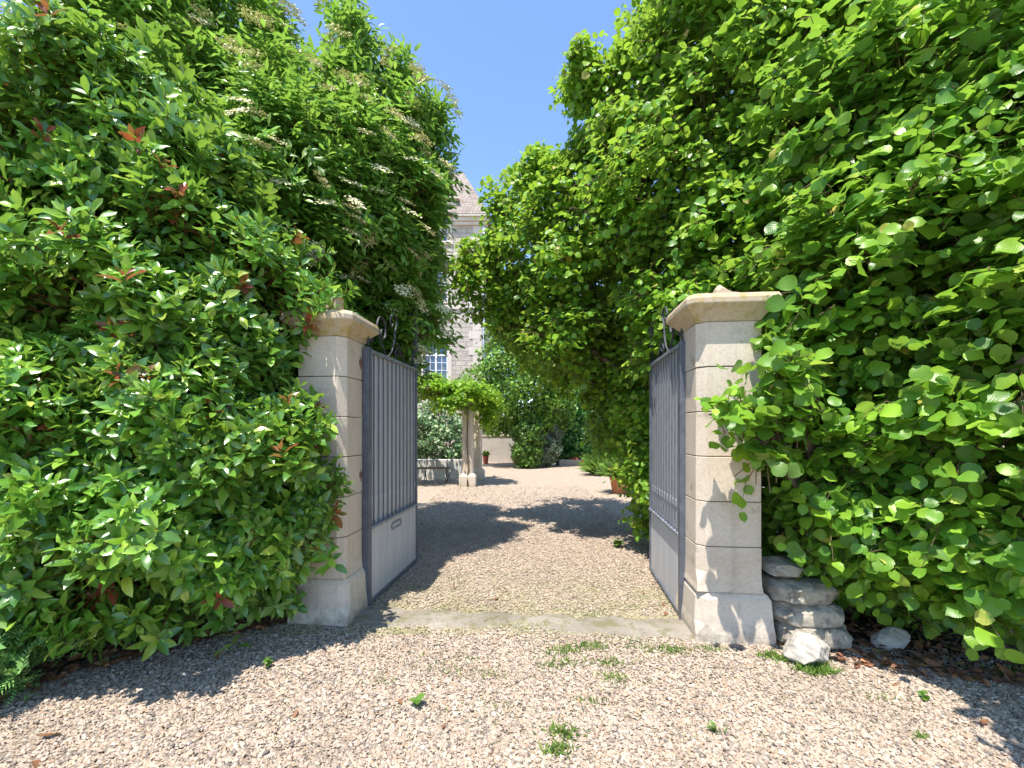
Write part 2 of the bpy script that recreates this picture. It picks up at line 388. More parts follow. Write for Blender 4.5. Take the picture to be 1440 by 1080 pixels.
SUN = np.array([-.18, -.32, 1.0])
def clump(p, s=1.0):
    x, y, z = p[:, 0]*s, p[:, 1]*s, p[:, 2]*s
    return (np.sin(7.1*x+2.3*np.sin(3.1*z+1))*np.sin(6.3*y+1.7*np.sin(4.0*x))+np.sin(8.3*z+2.0*np.sin(2.7*x+2.2*y))+.7*np.sin(13*x+9*z+3*np.sin(5*y)))/2.7
def shell(blobs, count, rng, depth=.45, bump_=.12, inner=.12, zmin=.12, back=.5, gap=.13, shafts=0.0):
    B = np.array(blobs, float); C = B[:, :3]; R = B[:, 3:6]
    w = (R[:, 0]*R[:, 1]+R[:, 1]*R[:, 2]+R[:, 0]*R[:, 2]); w = w/w.sum()
    P = []; Nr = []; got = 0
    while got < count:
        m = count*2
        i = rng.choice(len(B), m, p=w)
        u = nz(rng.normal(size=(m, 3)))
        f = 1 + bump_*(np.sin(u[:, 0]*5.1+i*1.3)*np.cos(u[:, 2]*6.3+i*2.1)+.6*np.sin(u[:, 1]*9.7+u[:, 2]*8.1+i))
        r = f*(1-depth*rng.random(m)**1.7)
        p = C[i]+u*R[i]*r[:, None]
        q = np.linalg.norm((p[:, None]-C[None])/R[None], axis=2); q[np.arange(m), i] = 9
        inside = (q.min(1) < .80) if len(B) > 1 else np.zeros(m, bool)
        nn = nz(u/R[i])
        camdir = nz(np.array([0, 0, H])-p)
        facing = (nn*camdir).sum(1)
        keep = (~inside | (rng.random(m) < inner)) & (p[:, 2] > zmin) & ((facing > -.25) | (rng.random(m) < back))
        cn = clump(p)
        keep &= rng.random(m) < np.clip(.25+1.1*(cn+.55), .12, 1)
        p = p+nn*(gap*cn)[:, None]
        if shafts:  # open gaps through the crown where light falls to the ground
            gx = p[:, 0]-p[:, 2]*SUN[0]/SUN[2]; gy = p[:, 1]-p[:, 2]*SUN[1]/SUN[2]
            hole = np.sin(5.3*gx+1.6*np.sin(2.3*gy))*np.sin(4.6*gy+1.5*np.sin(3.1*gx+1))+.5*np.sin(11*gx+4*gy)*np.sin(9*gy-3*gx)
            keep &= ~((hole > .02) & (rng.random(m) < shafts))
        keep &= p[:, 2] > zmin
        P.append(p[keep]); Nr.append(nn[keep]); got += keep.sum()
    return np.concatenate(P)[:count], np.concatenate(Nr)[:count]
UP = np.array([0, 0, 1.0])
def perp(s, rng):
    a = np.cross(s, rng.normal(size=s.shape)); return nz(a)

def twig_tubes(P0, P1, r0, r1, origin, sag=0.0):
    """three-sided thin tubes, one per segment pair"""
    d = nz(P1-P0); a = nz(np.cross(d, np.array([.3, .2, .93])+0*d)); b = np.cross(d, a)
    V = []
    for (P, r) in ((P0, r0), (P1, r1)):
        for k in range(3):
            an = 2*PI*k/3; V.append(P+(a*math.cos(an)+b*math.sin(an))*r)
    V = np.stack(V, 1)-np.asarray(origin)
    Fc = np.array([(0,1,4,3),(1,2,5,4),(2,0,3,5)])
    n = len(P0)
    return V.reshape(-1, 3), (Fc[None]+(np.arange(n)*6)[:, None, None]).reshape(-1, 4)

def limbs(root, trunk_base, blobs, mat, rng, r0=.09, extra=5, origin=(0,0,0), fork=None, name='trunk', nst=1):
    """a tapered trunk that forks into limbs reaching each blob centre, each with side branches"""
    mb = MB(); O = Vector(origin)
    tb = Vector(trunk_base)
    stems = [tb+Vector((rng.normal()*.12*(k > 0), rng.normal()*.12*(k > 0), 0)) for k in range(nst)]
    for st in stems:
        fk = Vector(fork)+Vector(rng.normal(size=3)*.08) if fork is not None else st+Vector((0,0,.5))
        mid = (st+fk)/2+Vector((rng.normal()*.05, rng.normal()*.05, 0))
        mb.tube([st-O, mid-O, fk-O], [r0*1.25, r0, r0*.8], 9)
        for b in blobs:
            if nst > 1 and rng.random() < .4: continue
            c = Vector(b[:3]); rr = Vector(b[3:6])
            m1 = fk.lerp(c, .5)+Vector(rng.normal(size=3)*.14)
            end = c+Vector((rng.normal()*rr.x*.3, rng.normal()*rr.y*.3, rr.z*.55))
            mb.tube([fk-O, m1-O, c-O, end-O], [r0*.7, r0*.5, r0*.32, r0*.08], 6)
            for k in range(extra):
                u = Vector(nz(rng.normal(size=3))); u.z = abs(u.z)*.8-.1
                e = c+Vector((u.x*rr.x*.85, u.y*rr.y*.85, u.z*rr.z*.85))
                s0 = m1.lerp(c, rng.random())
                mb.tube([s0-O, s0.lerp(e, .5)+Vector((0,0,.08))-O, e-O], [r0*.26, r0*.17, r0*.05], 5)
    return mb.build(name, mat, root, True)

# ------------------------------------------------------------------ species
def spiral_shoots(cr, P, Nr, rng, origin, kind, leaf, nl, Ls, upw=.55, mi_tip=None, tip_p=0, droop=0, wsc=1.0):
    n = len(P)
    s = nz(Nr*.75+UP*upw+rng.normal(size=(n, 3))*.35)
    Len = Ls*(.7+.6*rng.random(n))
    a = perp(s, rng); b = np.cross(s, a)
    tips = rng.random(n) < tip_p  # probability per shoot
    ph = rng.random(n)*6.28
    for k in range(nl):
        t = k/(nl-1)
        an = ph+k*2.4
        rad = a*np.cos(an)[:, None]+b*np.sin(an)[:, None]
        ang = np.radians(86-52*t**1.5+rng.normal(size=n)*10)
        d = s*np.cos(ang)[:, None]+rad*np.sin(ang)[:, None]+np.array([0, 0, -droop])
        pos = P+s*(Len*(t-1)*1.0)[:, None]+rad*.004
        nn = s+rng.normal(size=(n, 3))*.25
        sz = leaf*(.75+.4*rng.random(n))*(1-.45*max(0, t-.75)/.25)
        if mi_tip is not None and t > .6:
            mi = np.where(tips, mi_tip, 0)
            mi = np.repeat(mi, len(LEAF[kind][2]))
        else: mi = 0
        cr.add(leaves(kind, pos, d, nn, sz, wsc*(.9+.25*rng.random(n)), -.12-.18*rng.random(n), origin), mi)
    return P-s*Len[:, None], P, s

def sprays(cr, P, Nr, rng, origin, kind, leaf, nl, Ls, out=.7, up=.15, wsc=1.0, facing=.55, keep=None):
    """alternate-leaved arching twigs (hazel)"""
    n = len(P)
    s = nz(Nr*out+UP*up+rng.normal(size=(n, 3))*.45)
    Len = Ls*(.6+.8*rng.random(n))
    side = nz(np.cross(s, UP+rng.normal(size=(n, 3))*.2))
    for k in range(nl):
        t = (k+.4)/nl
        sg = 1 if k % 2 else -1
        pos = P+s*(Len*(t-.65))[:, None]-UP*(Len*.25*t*t)[:, None]
        spread = .95-.55*(k == nl-1)
        d = s*.55+side*(sg*spread)+UP*(-.35)+rng.normal(size=(n, 3))*.28
        nn = UP*.62+Nr*facing+rng.normal(size=(n, 3))*.38
        sz = leaf*(.62+.6*rng.random(n))*(1-.25*(k == nl-1))
        pet = nz(d)*(sz*.14)[:, None]
        cr.add(leaves(kind, pos+pet, d, nn, sz, wsc*(.85+.3*rng.random(n)), rng.normal(size=n)*.14-.12, origin), 0)
    return P-s*(Len*.65)[:, None], P+s*(Len*.35)[:, None]-UP*(Len*.25)[:, None], s

def pinnate(cr, P, Nr, rng, origin, leaf, ncomp, Ls):
    n = len(P)
    s = nz(Nr*.7+UP*.6+rng.normal(size=(n, 3))*.35)
    a = perp(s, rng); b = np.cross(s, a)
    for k in range(ncomp):
        an = k*PI/2*1.0+(k % 2)*PI+rng.normal(size=n)*.3+(k//2)*PI/2
        rad = a*np.cos(an)[:, None]+b*np.sin(an)[:, None]
        ang = np.radians(70-25*(k/ncomp)+rng.normal(size=n)*12)
        r = nz(s*np.cos(ang)[:, None]+rad*np.sin(ang)[:, None])
        base = P-s*(Ls*(1-k/ncomp))[:, None] if hasattr(Ls, '__len__') else P-s*Ls*(1-k/ncomp)
        up = nz(s+UP*.5+rng.normal(size=(n, 3))*.2)
        side = nz(np.cross(r, up))
        RL = leaf*2.0*(.8+.4*rng.random(n))
        for j, (t, sg) in enumerate(((.38, 1), (.38, -1), (.7, 1), (.7, -1), (1.0, 0))):
            pos = base+r*(RL*t)[:, None]-UP*(RL*.22*t*t)[:, None]
            d = r*(.6 if sg else 1)+side*sg*.9-UP*.3
            cr.add(leaves('elder', pos, d, up+rng.normal(size=(n, 3))*.2, leaf*(.8+.4*rng.random(n)), 1.0, -.2*rng.random(n), origin), 0)
    return s

def blobcloud(cr, P, Nr, rng, origin, kind, leaf, mi=0, facing=.6, wsc=1.0, updir=-.2, jit=.6):
    n = len(P)
    d = perp(Nr, rng)*1.0+UP*updir+rng.normal(size=(n, 3))*.3
    nn = Nr*facing+UP*.5+rng.normal(size=(n, 3))*jit
    cr.add(leaves(kind, P, d, nn, leaf*(.6+.8*rng.random(n)), wsc, -.15*rng.random(n), origin), mi)

# ================================================================== SETTING
gm = MB()
gm.add([(-160,-60,0),(160,-60,0),(160,260,0),(-160,260,0)], [(0,1,2,3)])
tag(gm.build('ground', M['gravel']), kind='structure')

def poly_sheet(name, pts, z, mat, wob=.05, seed=1):
    r = random.Random(seed); out = []
    for i, p in enumerate(pts):
        q = pts[(i+1) % len(pts)]; n = 10
        for k in range(n):
            t = k/n; out.append((p[0]*(1-t)+q[0]*t+r.uniform(-wob, wob), p[1]*(1-t)+q[1]*t+r.uniform(-wob, wob), z))
    m = MB(); m.add(out, [tuple(range(len(out)))])
    return m.build(name, mat)
L_EDGE = [ground(*p)[:2] for p in ((-160,1010),(0,985),(60,950),(140,932),(230,912),(300,892),(400,872))]
R_EDGE = [ground(*p)[:2] for p in ((1082,900),(1170,922),(1290,938),(1440,955),(1560,985))]
tag(poly_sheet('soil', [tuple(p) for p in L_EDGE]+[(-1.9,6.5),(-5.5,6.5)], .004, M['soil'], .05, 2), kind='structure')
tag(poly_sheet('soil', [tuple(p) for p in R_EDGE]+[(5.5,6.0),(2.0,6.5)], .004, M['soil'], .05, 3), kind='structure')

A = math.radians(5.4); U = np.array([math.cos(A), -math.sin(A)]); NV = np.array([math.sin(A), math.cos(A)])
# worn threshold slab on the gate line
def slab():
    rng = np.random.default_rng(4)
    c0 = np.array([-1.33, 3.50]); m = MB(); nx, ny = 40, 6; L_ = 2.78; W = .40
    vs = []; fs = []
    for i in range(nx+1):
        for j in range(ny+1):
            p = c0+U*(L_*i/nx)+NV*(W*j/ny+.03*math.sin(i*.9+j)+.015*rng.normal()*(j in (0, ny)))
            e = min(j, ny-j)
            z = .012+.010*min(e, 2)-.012*math.exp(-((i-20)/7)**2)*(2 if j < 4 else .6)+.003*rng.normal()
            vs.append((p[0], p[1], max(z, .001) if 0 < j < ny else -.01))
    for i in range(nx):
        for j in range(ny):
            a = i*(ny+1)+j; fs.append((a, a+ny+1, a+ny+2, a+1))
    m.add(vs, fs); return m.build('threshold', M['slab'], None, True)
tag(slab(), kind='structure')

# ------------------------------------------------------------------ gravel pebbles (stuff)
def line_y(edge, x):
    e = sorted(map(tuple, edge)); return np.interp(x, [p[0] for p in e], [p[1] for p in e])
def soil_amount(x, y):
    a = np.zeros_like(x)
    l = x < -1.84; a[l] = np.clip((y[l]-line_y(L_EDGE, x[l]))/.35+.15, 0, 1)
    r = x > 1.93; a[r] = np.clip((y[r]-line_y(R_EDGE, x[r]))/.45+.2, 0, 1)
    return a
def pebbles():
    rng = np.random.default_rng(11)
    def region(n, y0, y1, s, k):
        y = y0+(y1-y0)*rng.random(n)**k; x = (rng.random(n)*2-1)*(1.28*y+.1)
        return x, y, s*(.55+.9*rng.random(n)**2)
    xs = []; ys = []; ss = []
    for a in (region(165000, 1.75, 3.75, .0088, 1.0), region(120000, 3.6, 7.0, .0085, 1.1), region(50000, 6.7, 12.0, .011, 1.6)):
        xs.append(a[0]); ys.append(a[1]); ss.append(a[2])
    x = np.concatenate(xs); y = np.concatenate(ys); s = np.concatenate(ss)
    so = soil_amount(x, y)
    g = (np.stack([x, y], 1)-np.array([-1.33, 3.50])); v = g@NV; u = g@U
    onslab = (v > .02) & (v < .38) & (u > 0) & (u < 2.78)
    mid = np.exp(-((u-1.4)/.55)**2)
    inside_gate = (y > 3.9) & ((x > 2.4) | (x < -2.2-.05*y))
    keep = (rng.random(len(x)) > so*.97) & ~(onslab & (rng.random(len(x)) > .27+.35*mid*(v < .22)+.5*(v > .3)+.35*(v < .07))) & ~inside_gate & (np.abs(x) < 4.2)
    x, y, s = x[keep], y[keep], s[keep]; n = len(x)
    T = nz(np.array([(1,.1,0),(0,1,.1),(-1,0,.1),(.1,-1,0),(.1,0,1),(0,.1,-1),(.6,.6,.55),(-.6,-.6,.55)], float))
    base = np.array([(4,6,0),(4,1,6),(6,1,0),(4,2,1),(4,7,2),(4,3,7),(7,3,2),(4,0,3),(5,1,2),(5,0,1),(5,2,3),(5,3,0)])
    V = T[None]*(1+.42*rng.normal(size=(n, 8, 1)).clip(-1.2, 1.2))
    sc3 = np.stack([1+.4*rng.random(n), .75+.35*rng.random(n), .5+.3*rng.random(n)], 1)
    V = V*sc3[:, None]*s[:, None, None]
    th = rng.random(n)*6.28; ti = rng.normal(size=n)*.4
    c, sn = np.cos(th), np.sin(th); ct, st = np.cos(ti), np.sin(ti)
    X = V[..., 0]; Y = V[..., 1]*ct[:, None]-V[..., 2]*st[:, None]; Z = V[..., 1]*st[:, None]+V[..., 2]*ct[:, None]
    Xr = X*c[:, None]-Y*sn[:, None]; Yr = X*sn[:, None]+Y*c[:, None]
    W = np.stack([Xr+x[:, None], Yr+y[:, None], Z+(s*.45+.006*rng.random(n))[:, None]], 2)
    Fa = (base[None]+(np.arange(n)*8)[:, None, None]).reshape(-1, 3)
    return np_mesh('gravel', W.reshape(-1, 3), [Fa], M['pebble'], None, None, False)
tag(pebbles(), 'loose pinkish beige gravel strewn in front of and through the gateway', 'gravel', None, 'stuff')

# leaf litter under both hedges (stuff)
def litter(xr, n, seed, edge, name_label):
    rng = np.random.default_rng(seed)
    x = rng.uniform(*xr, n); y = line_y(edge, x)-.12+1.5*rng.random(n)**1.6
    P = np.stack([x, y, .012+.02*rng.random(n)], 1)
    th = rng.random(n)*6.28
    d = np.stack([np.cos(th), np.sin(th), rng.normal(size=n)*.25], 1)
    nn = UP+rng.normal(size=(n, 3))*.4
    cr = Crown(); cr.add(leaves('photinia', P, d, nn, .045+.05*rng.random(n), 1.1, rng.normal(size=n)*.25))
    tag(cr.build('leaf_litter', [M['litter']], None), name_label, 'leaf litter', None, 'stuff')
litter((-4.4, -1.9), 1900, 5, L_EDGE, 'dark reddish brown dead leaves heaped under the red tipped shrub')
litter((1.98, 4.3), 1300, 6, R_EDGE, 'brown dead leaves and dirt lying under the broad leaved hazel')

# ------------------------------------------------------------------ gate pillars
def rect(hw, hd, ch=0.0, side=0, off=(0, 0)):
    """front is -y; chamfer the front corner on +x (side=1) or -x (side=-1)"""
    pts = [(-hw,-hd),(hw,-hd),(hw,hd),(-hw,hd)]; out = []
    for i, p in enumerate(pts):
        if (i == 1 and side == 1):
            out += [(hw-ch,-hd),(hw,-hd+ch)]
        elif i == 0 and side == -1:
            out += [(-hw,-hd+ch),(-hw+ch,-hd)]
        else: out.append(p)
    return [(x+off[0], y+off[1]) for x, y in out]
def gate_pillar(cx, cy, side, hw, ph, phw, top, label, bird):
    root = empty('gate_pillar', (cx, cy, 0), label, 'pillar', 'stone pillars of the gateway', -A)
    off = (0, 0) if side == 1 else (-.022, 0)
    ch = .06
    p = MB()
    p.stack([(rect(phw+.012, phw+.012, .008, side), -.05), (rect(phw+.010, phw+.010, .008, side), .07), (rect(phw, phw, ch*1.05, side), .15),
             (rect(phw-.012, phw-.012, ch*1.1, side), ph-.045), (rect(phw-.03, phw-.03, ch*1.1, side), ph-.012), (rect(phw-.045, phw-.045, ch*1.1, side), ph)])
    p.build('plinth', M['stone_plinth'], root, False, .008)
    zs = np.linspace(ph, top-.19, 7)
    sh = MB(); rr = random.Random(int(cx*100))
    for k in range(6):
        z0, z1 = zs[k]+(.0 if k == 0 else .003), zs[k+1]-.003
        j = .0025*rr.uniform(-1, 1); h = hw+j
        if k == 0:
            sh.stack([(rect(h+.012, h+.012, .006, side, off), z0), (rect(h+.004, h+.004, .006, side, off), z0+.05), (rect(h, h, ch, side, off), z0+.15), (rect(h, h, ch, side, off), z1)])
        else:
            sh.stack([(rect(h, h, ch, side, off), z0), (rect(h, h, ch, side, off), z1)])
    sh.build('shaft', M['stone'], root, False, .005)
    core = MB(); core.box(-hw+.012+off[0], hw-.012-(ch if side == 1 else 0)+off[0], -hw+.07, hw-.012, ph, top-.19)
    if side == -1: core = MB().box(-hw+.07+off[0], hw-.012+off[0], -hw+.07, hw-.012, ph, top-.19)
    core.build('mortar', M['rubble'], root)
    z = top-.19; cap = MB()
    prof = [(0, 0), (.006, .012), (.016, .03), (.035, .055), (.062, .085), (.09, .108), (.095, .112), (.10, .118), (.10, .155), (.085, .19)]
    cap.stack([(rect(hw+a, hw+a, ch*.9, side, off), z+b) for a, b in prof])
    cap.build('cap', M['stone_cap'], root, False, .006)
    # broken carved stone left on top of the cap
    o = MB()
    if bird:
        prof = [(-.22,0),(-.20,.03),(-.08,.055),(.02,.09),(.08,.12),(.10,.125),(.115,.11),(.105,.09),(.11,.06),(.105,0)]
    else:
        prof = [(-.05,0),(-.045,.05),(-.02,.085),(.0,.07),(.03,.05),(.06,.03),(.11,.022),(.16,0)]
    pts = [(x+(.05 if bird else -.08), zz*(1.25 if bird else 1.1)) for x, zz in prof]
    n = len(pts)
    lay = []
    for yy, sc_ in ((-.07, .55), (-.045, .92), (0, 1.0), (.04, .9), (.065, .5)):
        lay.append([(x*(.8+.2*sc_), yy-hw+.03, top+zz*sc_-.002) for x, zz in pts])
    vs = [v for l in lay for v in l]; fs = []
    for k in range(4):
        for i in range(n-1): fs.append((k*n+i, k*n+i+1, (k+1)*n+i+1, (k+1)*n+i))
    fs.append(tuple(range(n))); fs.append(tuple(4*n+i for i in reversed(range(n))))
    o.add(vs, fs); o.build('ornament', M['stone_cap'], root, False, .004)
    return root
pr = np.array([1.655, 3.215])+NV*.275
gate_pillar(pr[0], pr[1], -1, .228, .37, .275, 2.60, 'tall cream stone gate pillar beside the stacked rough stones, hazel leaves in front', False)
pl = np.array([-1.564, 3.525])+NV*.245
gate_pillar(pl[0]-.015, pl[1], 1, .198, .37, .245, 2.555, 'tall cream stone gate pillar beside the red tipped shrub, bird shaped stone on top', True)

# ------------------------------------------------------------------ gate leaves
def arc(cx, cz, r, a0, a1, n=18, r1=None):
    r1 = r if r1 is None else r1
    return [(cx+(r+(r1-r)*k/n)*math.cos(math.radians(a0+(a1-a0)*k/n)), cz+(r+(r1-r)*k/n)*math.sin(math.radians(a0+(a1-a0)*k/n))) for k in range(n+1)]
def smooth(pts, n=7):
    out = []; P = [np.array(p, float) for p in pts]
    for i in range(len(P)-1):
        p0 = P[max(i-1, 0)]; p1 = P[i]; p2 = P[i+1]; p3 = P[min(i+2, len(P)-1)]
        for k in range(n):
            t = k/n
            out.append(tuple(.5*((2*p1)+(-p0+p2)*t+(2*p0-5*p1+4*p2-p3)*t*t+(-p0+3*p1-3*p2+p3)*t**3)))
    out.append(tuple(P[-1])); return out
def strip(mb, pts, w, t, y0):
    """flat bar bent along pts in the leaf's x-z plane, w wide across the leaf (y), t thick"""
    P = [np.array(p) for p in pts]; vs = []; fs = []
    for i, p in enumerate(P):
        d = P[min(i+1, len(P)-1)]-P[max(i-1, 0)]; d = d/max(np.linalg.norm(d), 1e-9); nrm = np.array([-d[1], d[0]])*t/2
        for (q, yy) in ((p+nrm, y0-w/2), (p+nrm, y0+w/2), (p-nrm, y0+w/2), (p-nrm, y0-w/2)): vs.append((q[0], yy, q[1]))
    for i in range(len(P)-1):
        for k in range(4):
            j = (k+1) % 4; fs.append((i*4+k, i*4+j, (i+1)*4+j, (i+1)*4+k))
    fs += [(3,2,1,0), tuple((len(P)-1)*4+k for k in range(4))]
    mb.add(vs, fs)
def gate_leaf(x, y, ang, s, Lg, label, plate):
    """local x runs along the leaf, s*y faces the opening"""
    root = empty('gate_leaf', (x, y, 0), label, 'gate', 'the two open iron gate leaves', ang)
    ZT, ZL = 2.335, .70
    def bx(x0, x1, y0, y1, z0, z1):
        a, b = sorted((y0*s, y1*s)); return (x0, x1, a, b, z0, z1)
    MB().box(*bx(0, .065, -.028, .028, .015, ZT)).build('hinge_stile', M['iron_dark'], root, False, .004)
    MB().box(*bx(Lg-.035, Lg, -.02, .02, .015, 2.98)).build('end_stile', M['iron_dark'], root, False, .004)
    MB().box(*bx(.065, Lg-.035, -.012, .03, ZT-.045, ZT-.015)).build('top_rail', M['iron'], root, False, .003)
    MB().box(*bx(.065, Lg-.035, -.008, .034, ZL-.012, ZL+.014)).build('lock_rail', M['iron'], root, False, .003)
    MB().box(*bx(.065, Lg-.035, -.010, .024, .02, .05)).build('bottom_rail', M['iron_dark'], root, False, .003)
    MB().box(*bx(.065, Lg-.035, -.008, -.003, ZL+.014, ZT-.045)).build('backing_sheet', M['sheet'], root)
    MB().box(*bx(.065, Lg-.035, -.004, .008, .05, ZL-.012)).build('lower_panel', M['sheet'], root)
    MB().box(*bx(.066, Lg-.036, -.0025, .004, .915, .975)).build('band', M['sheet'], root, False, .002)
    nb = 11
    for k in range(nb):
        xx = .065+(Lg-.10)*(k+.75)/(nb+.5)
        b = MB(); w = .0065
        b.box(*bx(xx-w, xx+w, .0045, .0165, ZL+.014, ZT-.045))
        b.box(*bx(xx-w*1.7, xx+w*1.7, .004, .024, ZL+.014, ZL+.05))
        b.build('bar', M['bar_iron'], root, False, .003)
    sc1 = MB()
    # small curl against the hinge stile, large spiral, reversed S, then the sweep up to the tall end stile
    strip(sc1, smooth([(.05,ZT),(.05,2.43),(.075,2.49),(.12,2.50),(.15,2.46),(.14,2.41),(.11,2.40),(.10,2.43)]), .017, .0065, 0)
    sc1.build('scroll', M['scroll_iron'], root)
    sc2 = MB(); strip(sc2, smooth([(.46,ZT-.01),(.36,2.42),(.25,2.54),(.25,2.62),(.31,2.68),(.39,2.67),(.44,2.60),(.43,2.52),(.38,2.48),(.33,2.51),(.34,2.56),(.38,2.57)]), .017, .0075, 0)
    sc2.build('scroll', M['scroll_iron'], root)
    sc3 = MB(); strip(sc3, smooth([(.50,ZT-.01),(.60,2.40),(.66,2.50),(.69,2.62),(.74,2.73),(.69,2.79),(.60,2.77),(.56,2.70),(.60,2.65),(.64,2.69)]), .017, .0075, 0)
    sc3.build('scroll', M['scroll_iron'], root)
    sc4 = MB(); strip(sc4, smooth([(.66,2.50),(.78,2.50),(.85,2.42),(.95,2.36),(1.08,ZT-.01),(1.22,2.40),(Lg-.075,2.55),(Lg-.085,2.72),(Lg-.16,2.86),(Lg-.20,2.93)]), .017, .0075, 0)
    sc4.build('scroll', M['scroll_iron'], root)
    sc5 = MB(); strip(sc5, smooth([(.72,ZT-.01),(.70,2.40),(.74,2.45),(.79,2.42),(.77,2.38)]), .017, .0065, 0)
    sc5.build('scroll', M['scroll_iron'], root)
    sc6 = MB(); strip(sc6, smooth([(Lg-.05,2.45),(Lg-.06,2.62),(Lg-.06,2.80),(Lg-.09,2.95)]), .015, .007, 0)
    sc6.build('scroll', M['scroll_iron'], root)
    f = MB(); f.lathe([(.0,2.98),(.019,2.985),(.012,3.0),(.02,3.03),(.012,3.06),(.0,3.10)], 10, (Lg-.0175, 0)); f.build('finial', M['iron_dark'], root, True)
    for z in (2.19, 1.19, .12):
        h = MB(); h.box(*bx(-.045, .03, -.075, -.0285, z-.022, z+.022)); h.box(*bx(-.02, .012, -.16, -.07, z-.05, z-.022))
        h.tube([(-.018, -.05*s, z-.06), (-.018, -.05*s, z+.045)], .014, 8)
        h.build('hinge', M['rust'], root, False, .003)
    if plate:
        o = MB(); pts = []
        cx_, cz_ = .70, .60
        outl = [(-.15,0),(-.125,.022),(-.12,.04),(.12,.04),(.125,.022),(.15,0),(.125,-.022),(.12,-.04),(-.12,-.04),(-.125,-.022)]
        inn = [(a*.86, b*.62) for a, b in outl]
        vs = []
        for (pp, yy) in ((outl, .0082), (outl, .0155), (inn, .0155), (inn, .011)): vs += [(cx_+a, yy*s, cz_+b) for a, b in pp]
        n = len(outl); fs = []
        for k in range(3):
            for i in range(n):
                j = (i+1) % n; fs.append((k*n+i, k*n+j, (k+1)*n+j, (k+1)*n+i))
        fs.append(tuple(3*n+i for i in range(n)))
        o.add(vs, fs); lp = o.build('letter_plate', M['iron'], root)
        MB().box(*bx(cx_-.085, cx_+.085, .0112, .014, cz_-.012, cz_+.012)).build('letter_flap', M['sheet'], lp, False, .002)
    return root
gate_leaf(-1.305, 3.873, math.radians(83.65), -1, 1.355, 'grey iron gate leaf with a letter plate, hinged beside the red tipped shrub', True)
gate_leaf(1.424, 3.60, math.radians(83.6), 1, 1.31, 'grey iron gate leaf without letter plate, hinged beside the stacked rough stones', False)

# ------------------------------------------------------------------ rocks
def rock(name, c, r, mat, label, cat, seed, rz=0, flatness=.35, group=None, squash=1.0, sub=5, pl=.62):
    import bmesh
    rng = np.random.default_rng(seed)
    bm = bmesh.new(); bmesh.ops.create_icosphere(bm, subdivisions=sub, radius=1)
    planes = [(Vector(nz(rng.normal(size=3))), pl+.3*rng.random()) for _ in range(17)]
    if flatness > .4: planes = [(n_, d_+.42) for n_, d_ in planes]
    ph = rng.random(6)*6
    for v in bm.verts:
        p = v.co.copy()
        if flatness: p = Vector([math.copysign(abs(q)**(1-flatness), q) for q in p])
        for nrm, dd in planes:
            e = p.dot(nrm)-dd
            if e > 0: p -= nrm*e
        k = 1+.05*math.sin(p.x*6+ph[0])*math.sin(p.y*7+ph[1])*math.sin(p.z*6+ph[2])+.025*math.sin(p.x*17+ph[3])*math.sin(p.z*15+ph[4])+.02*math.sin(p.x*31+ph[1])*math.sin(p.y*27+ph[2])*math.sin(p.z*29)+.006*rng.normal()
        v.co = Vector((p.x*r[0]*k, p.y*r[1]*k, p.z*r[2]*k*squash))
    zmin = min(v.co.z for v in bm.verts)
    for v in bm.verts: v.co.z -= zmin
    me = bpy.data.meshes.new(name); bm.to_mesh(me); bm.free(); me.materials.append(mat)
    for p in me.polygons: p.use_smooth = True
    o = bpy.data.objects.new(name, me); COL.objects.link(o); o.location = c; o.rotation_euler = (0, 0, rz)
    tag(o, label, cat, group); return o
g4 = 'rough stones stacked beside the gate pillar'
rock('wall_stone', (2.22,3.30,-.01), (.25,.22,.09), M['rubble'], 'grey rough stone at the bottom of the stack beside the gate pillar', 'stone', 21, .05, .6, g4)
rock('wall_stone', (2.19,3.33,.135), (.235,.22,.09), M['rubble'], 'squared grey stone second from the bottom of the stack by the pillar', 'stone', 22, -.1, .65, g4)
rock('wall_stone', (2.18,3.34,.29), (.25,.21,.088), M['rubble'], 'broad pitted stone third from the bottom of the stack by the pillar', 'stone', 23, .08, .5, g4)
rock('wall_stone', (2.06,3.36,.455), (.19,.17,.09), M['rubble'], 'small tan rounded stone topmost of the stack beside the pillar', 'stone', 24, .2, .25, g4)
c = ground(1147, 942); rock('rock', (c[0], c[1]+.09, -.035), (.17,.14,.125), M['rock_white'], 'pale angular rock on the gravel with weeds in front of the stone stack', 'rock', 31, .4, .1)
c = ground(1260, 913); rock('rock', (c[0], c[1]+.05, -.03), (.14,.09,.085), M['rock_white'], 'small white rock lying under the edge of the broad leaved hazel', 'rock', 33, -.2, .15)

# ------------------------------------------------------------------ PLANTS
def plant(name, base, label, cat, group=None):
    return empty(name, tuple(base), label, cat, group)
def twigs(P, Nr, tip, r0, r1, root, mat, origin, keep=1.0, rng=None):
    """a two-piece bent twig from inside the crown out to the shoot"""
    if rng is not None and keep < 1:
        k = rng.random(len(P)) < keep; P, Nr, tip = P[k], Nr[k], tip[k]
    A0 = P-Nr*.30-UP*.06; B0 = P-(tip-P)*.25-Nr*.03
    V1, F1 = twig_tubes(A0, B0, r0, (r0+r1)/2, origin); V2, F2 = twig_tubes(B0, tip, (r0+r1)/2, r1, origin)
    return np_mesh('twigs', np.concatenate([V1, V2]), [np.concatenate([F1, F2+len(V1)])], mat, root, None, True)

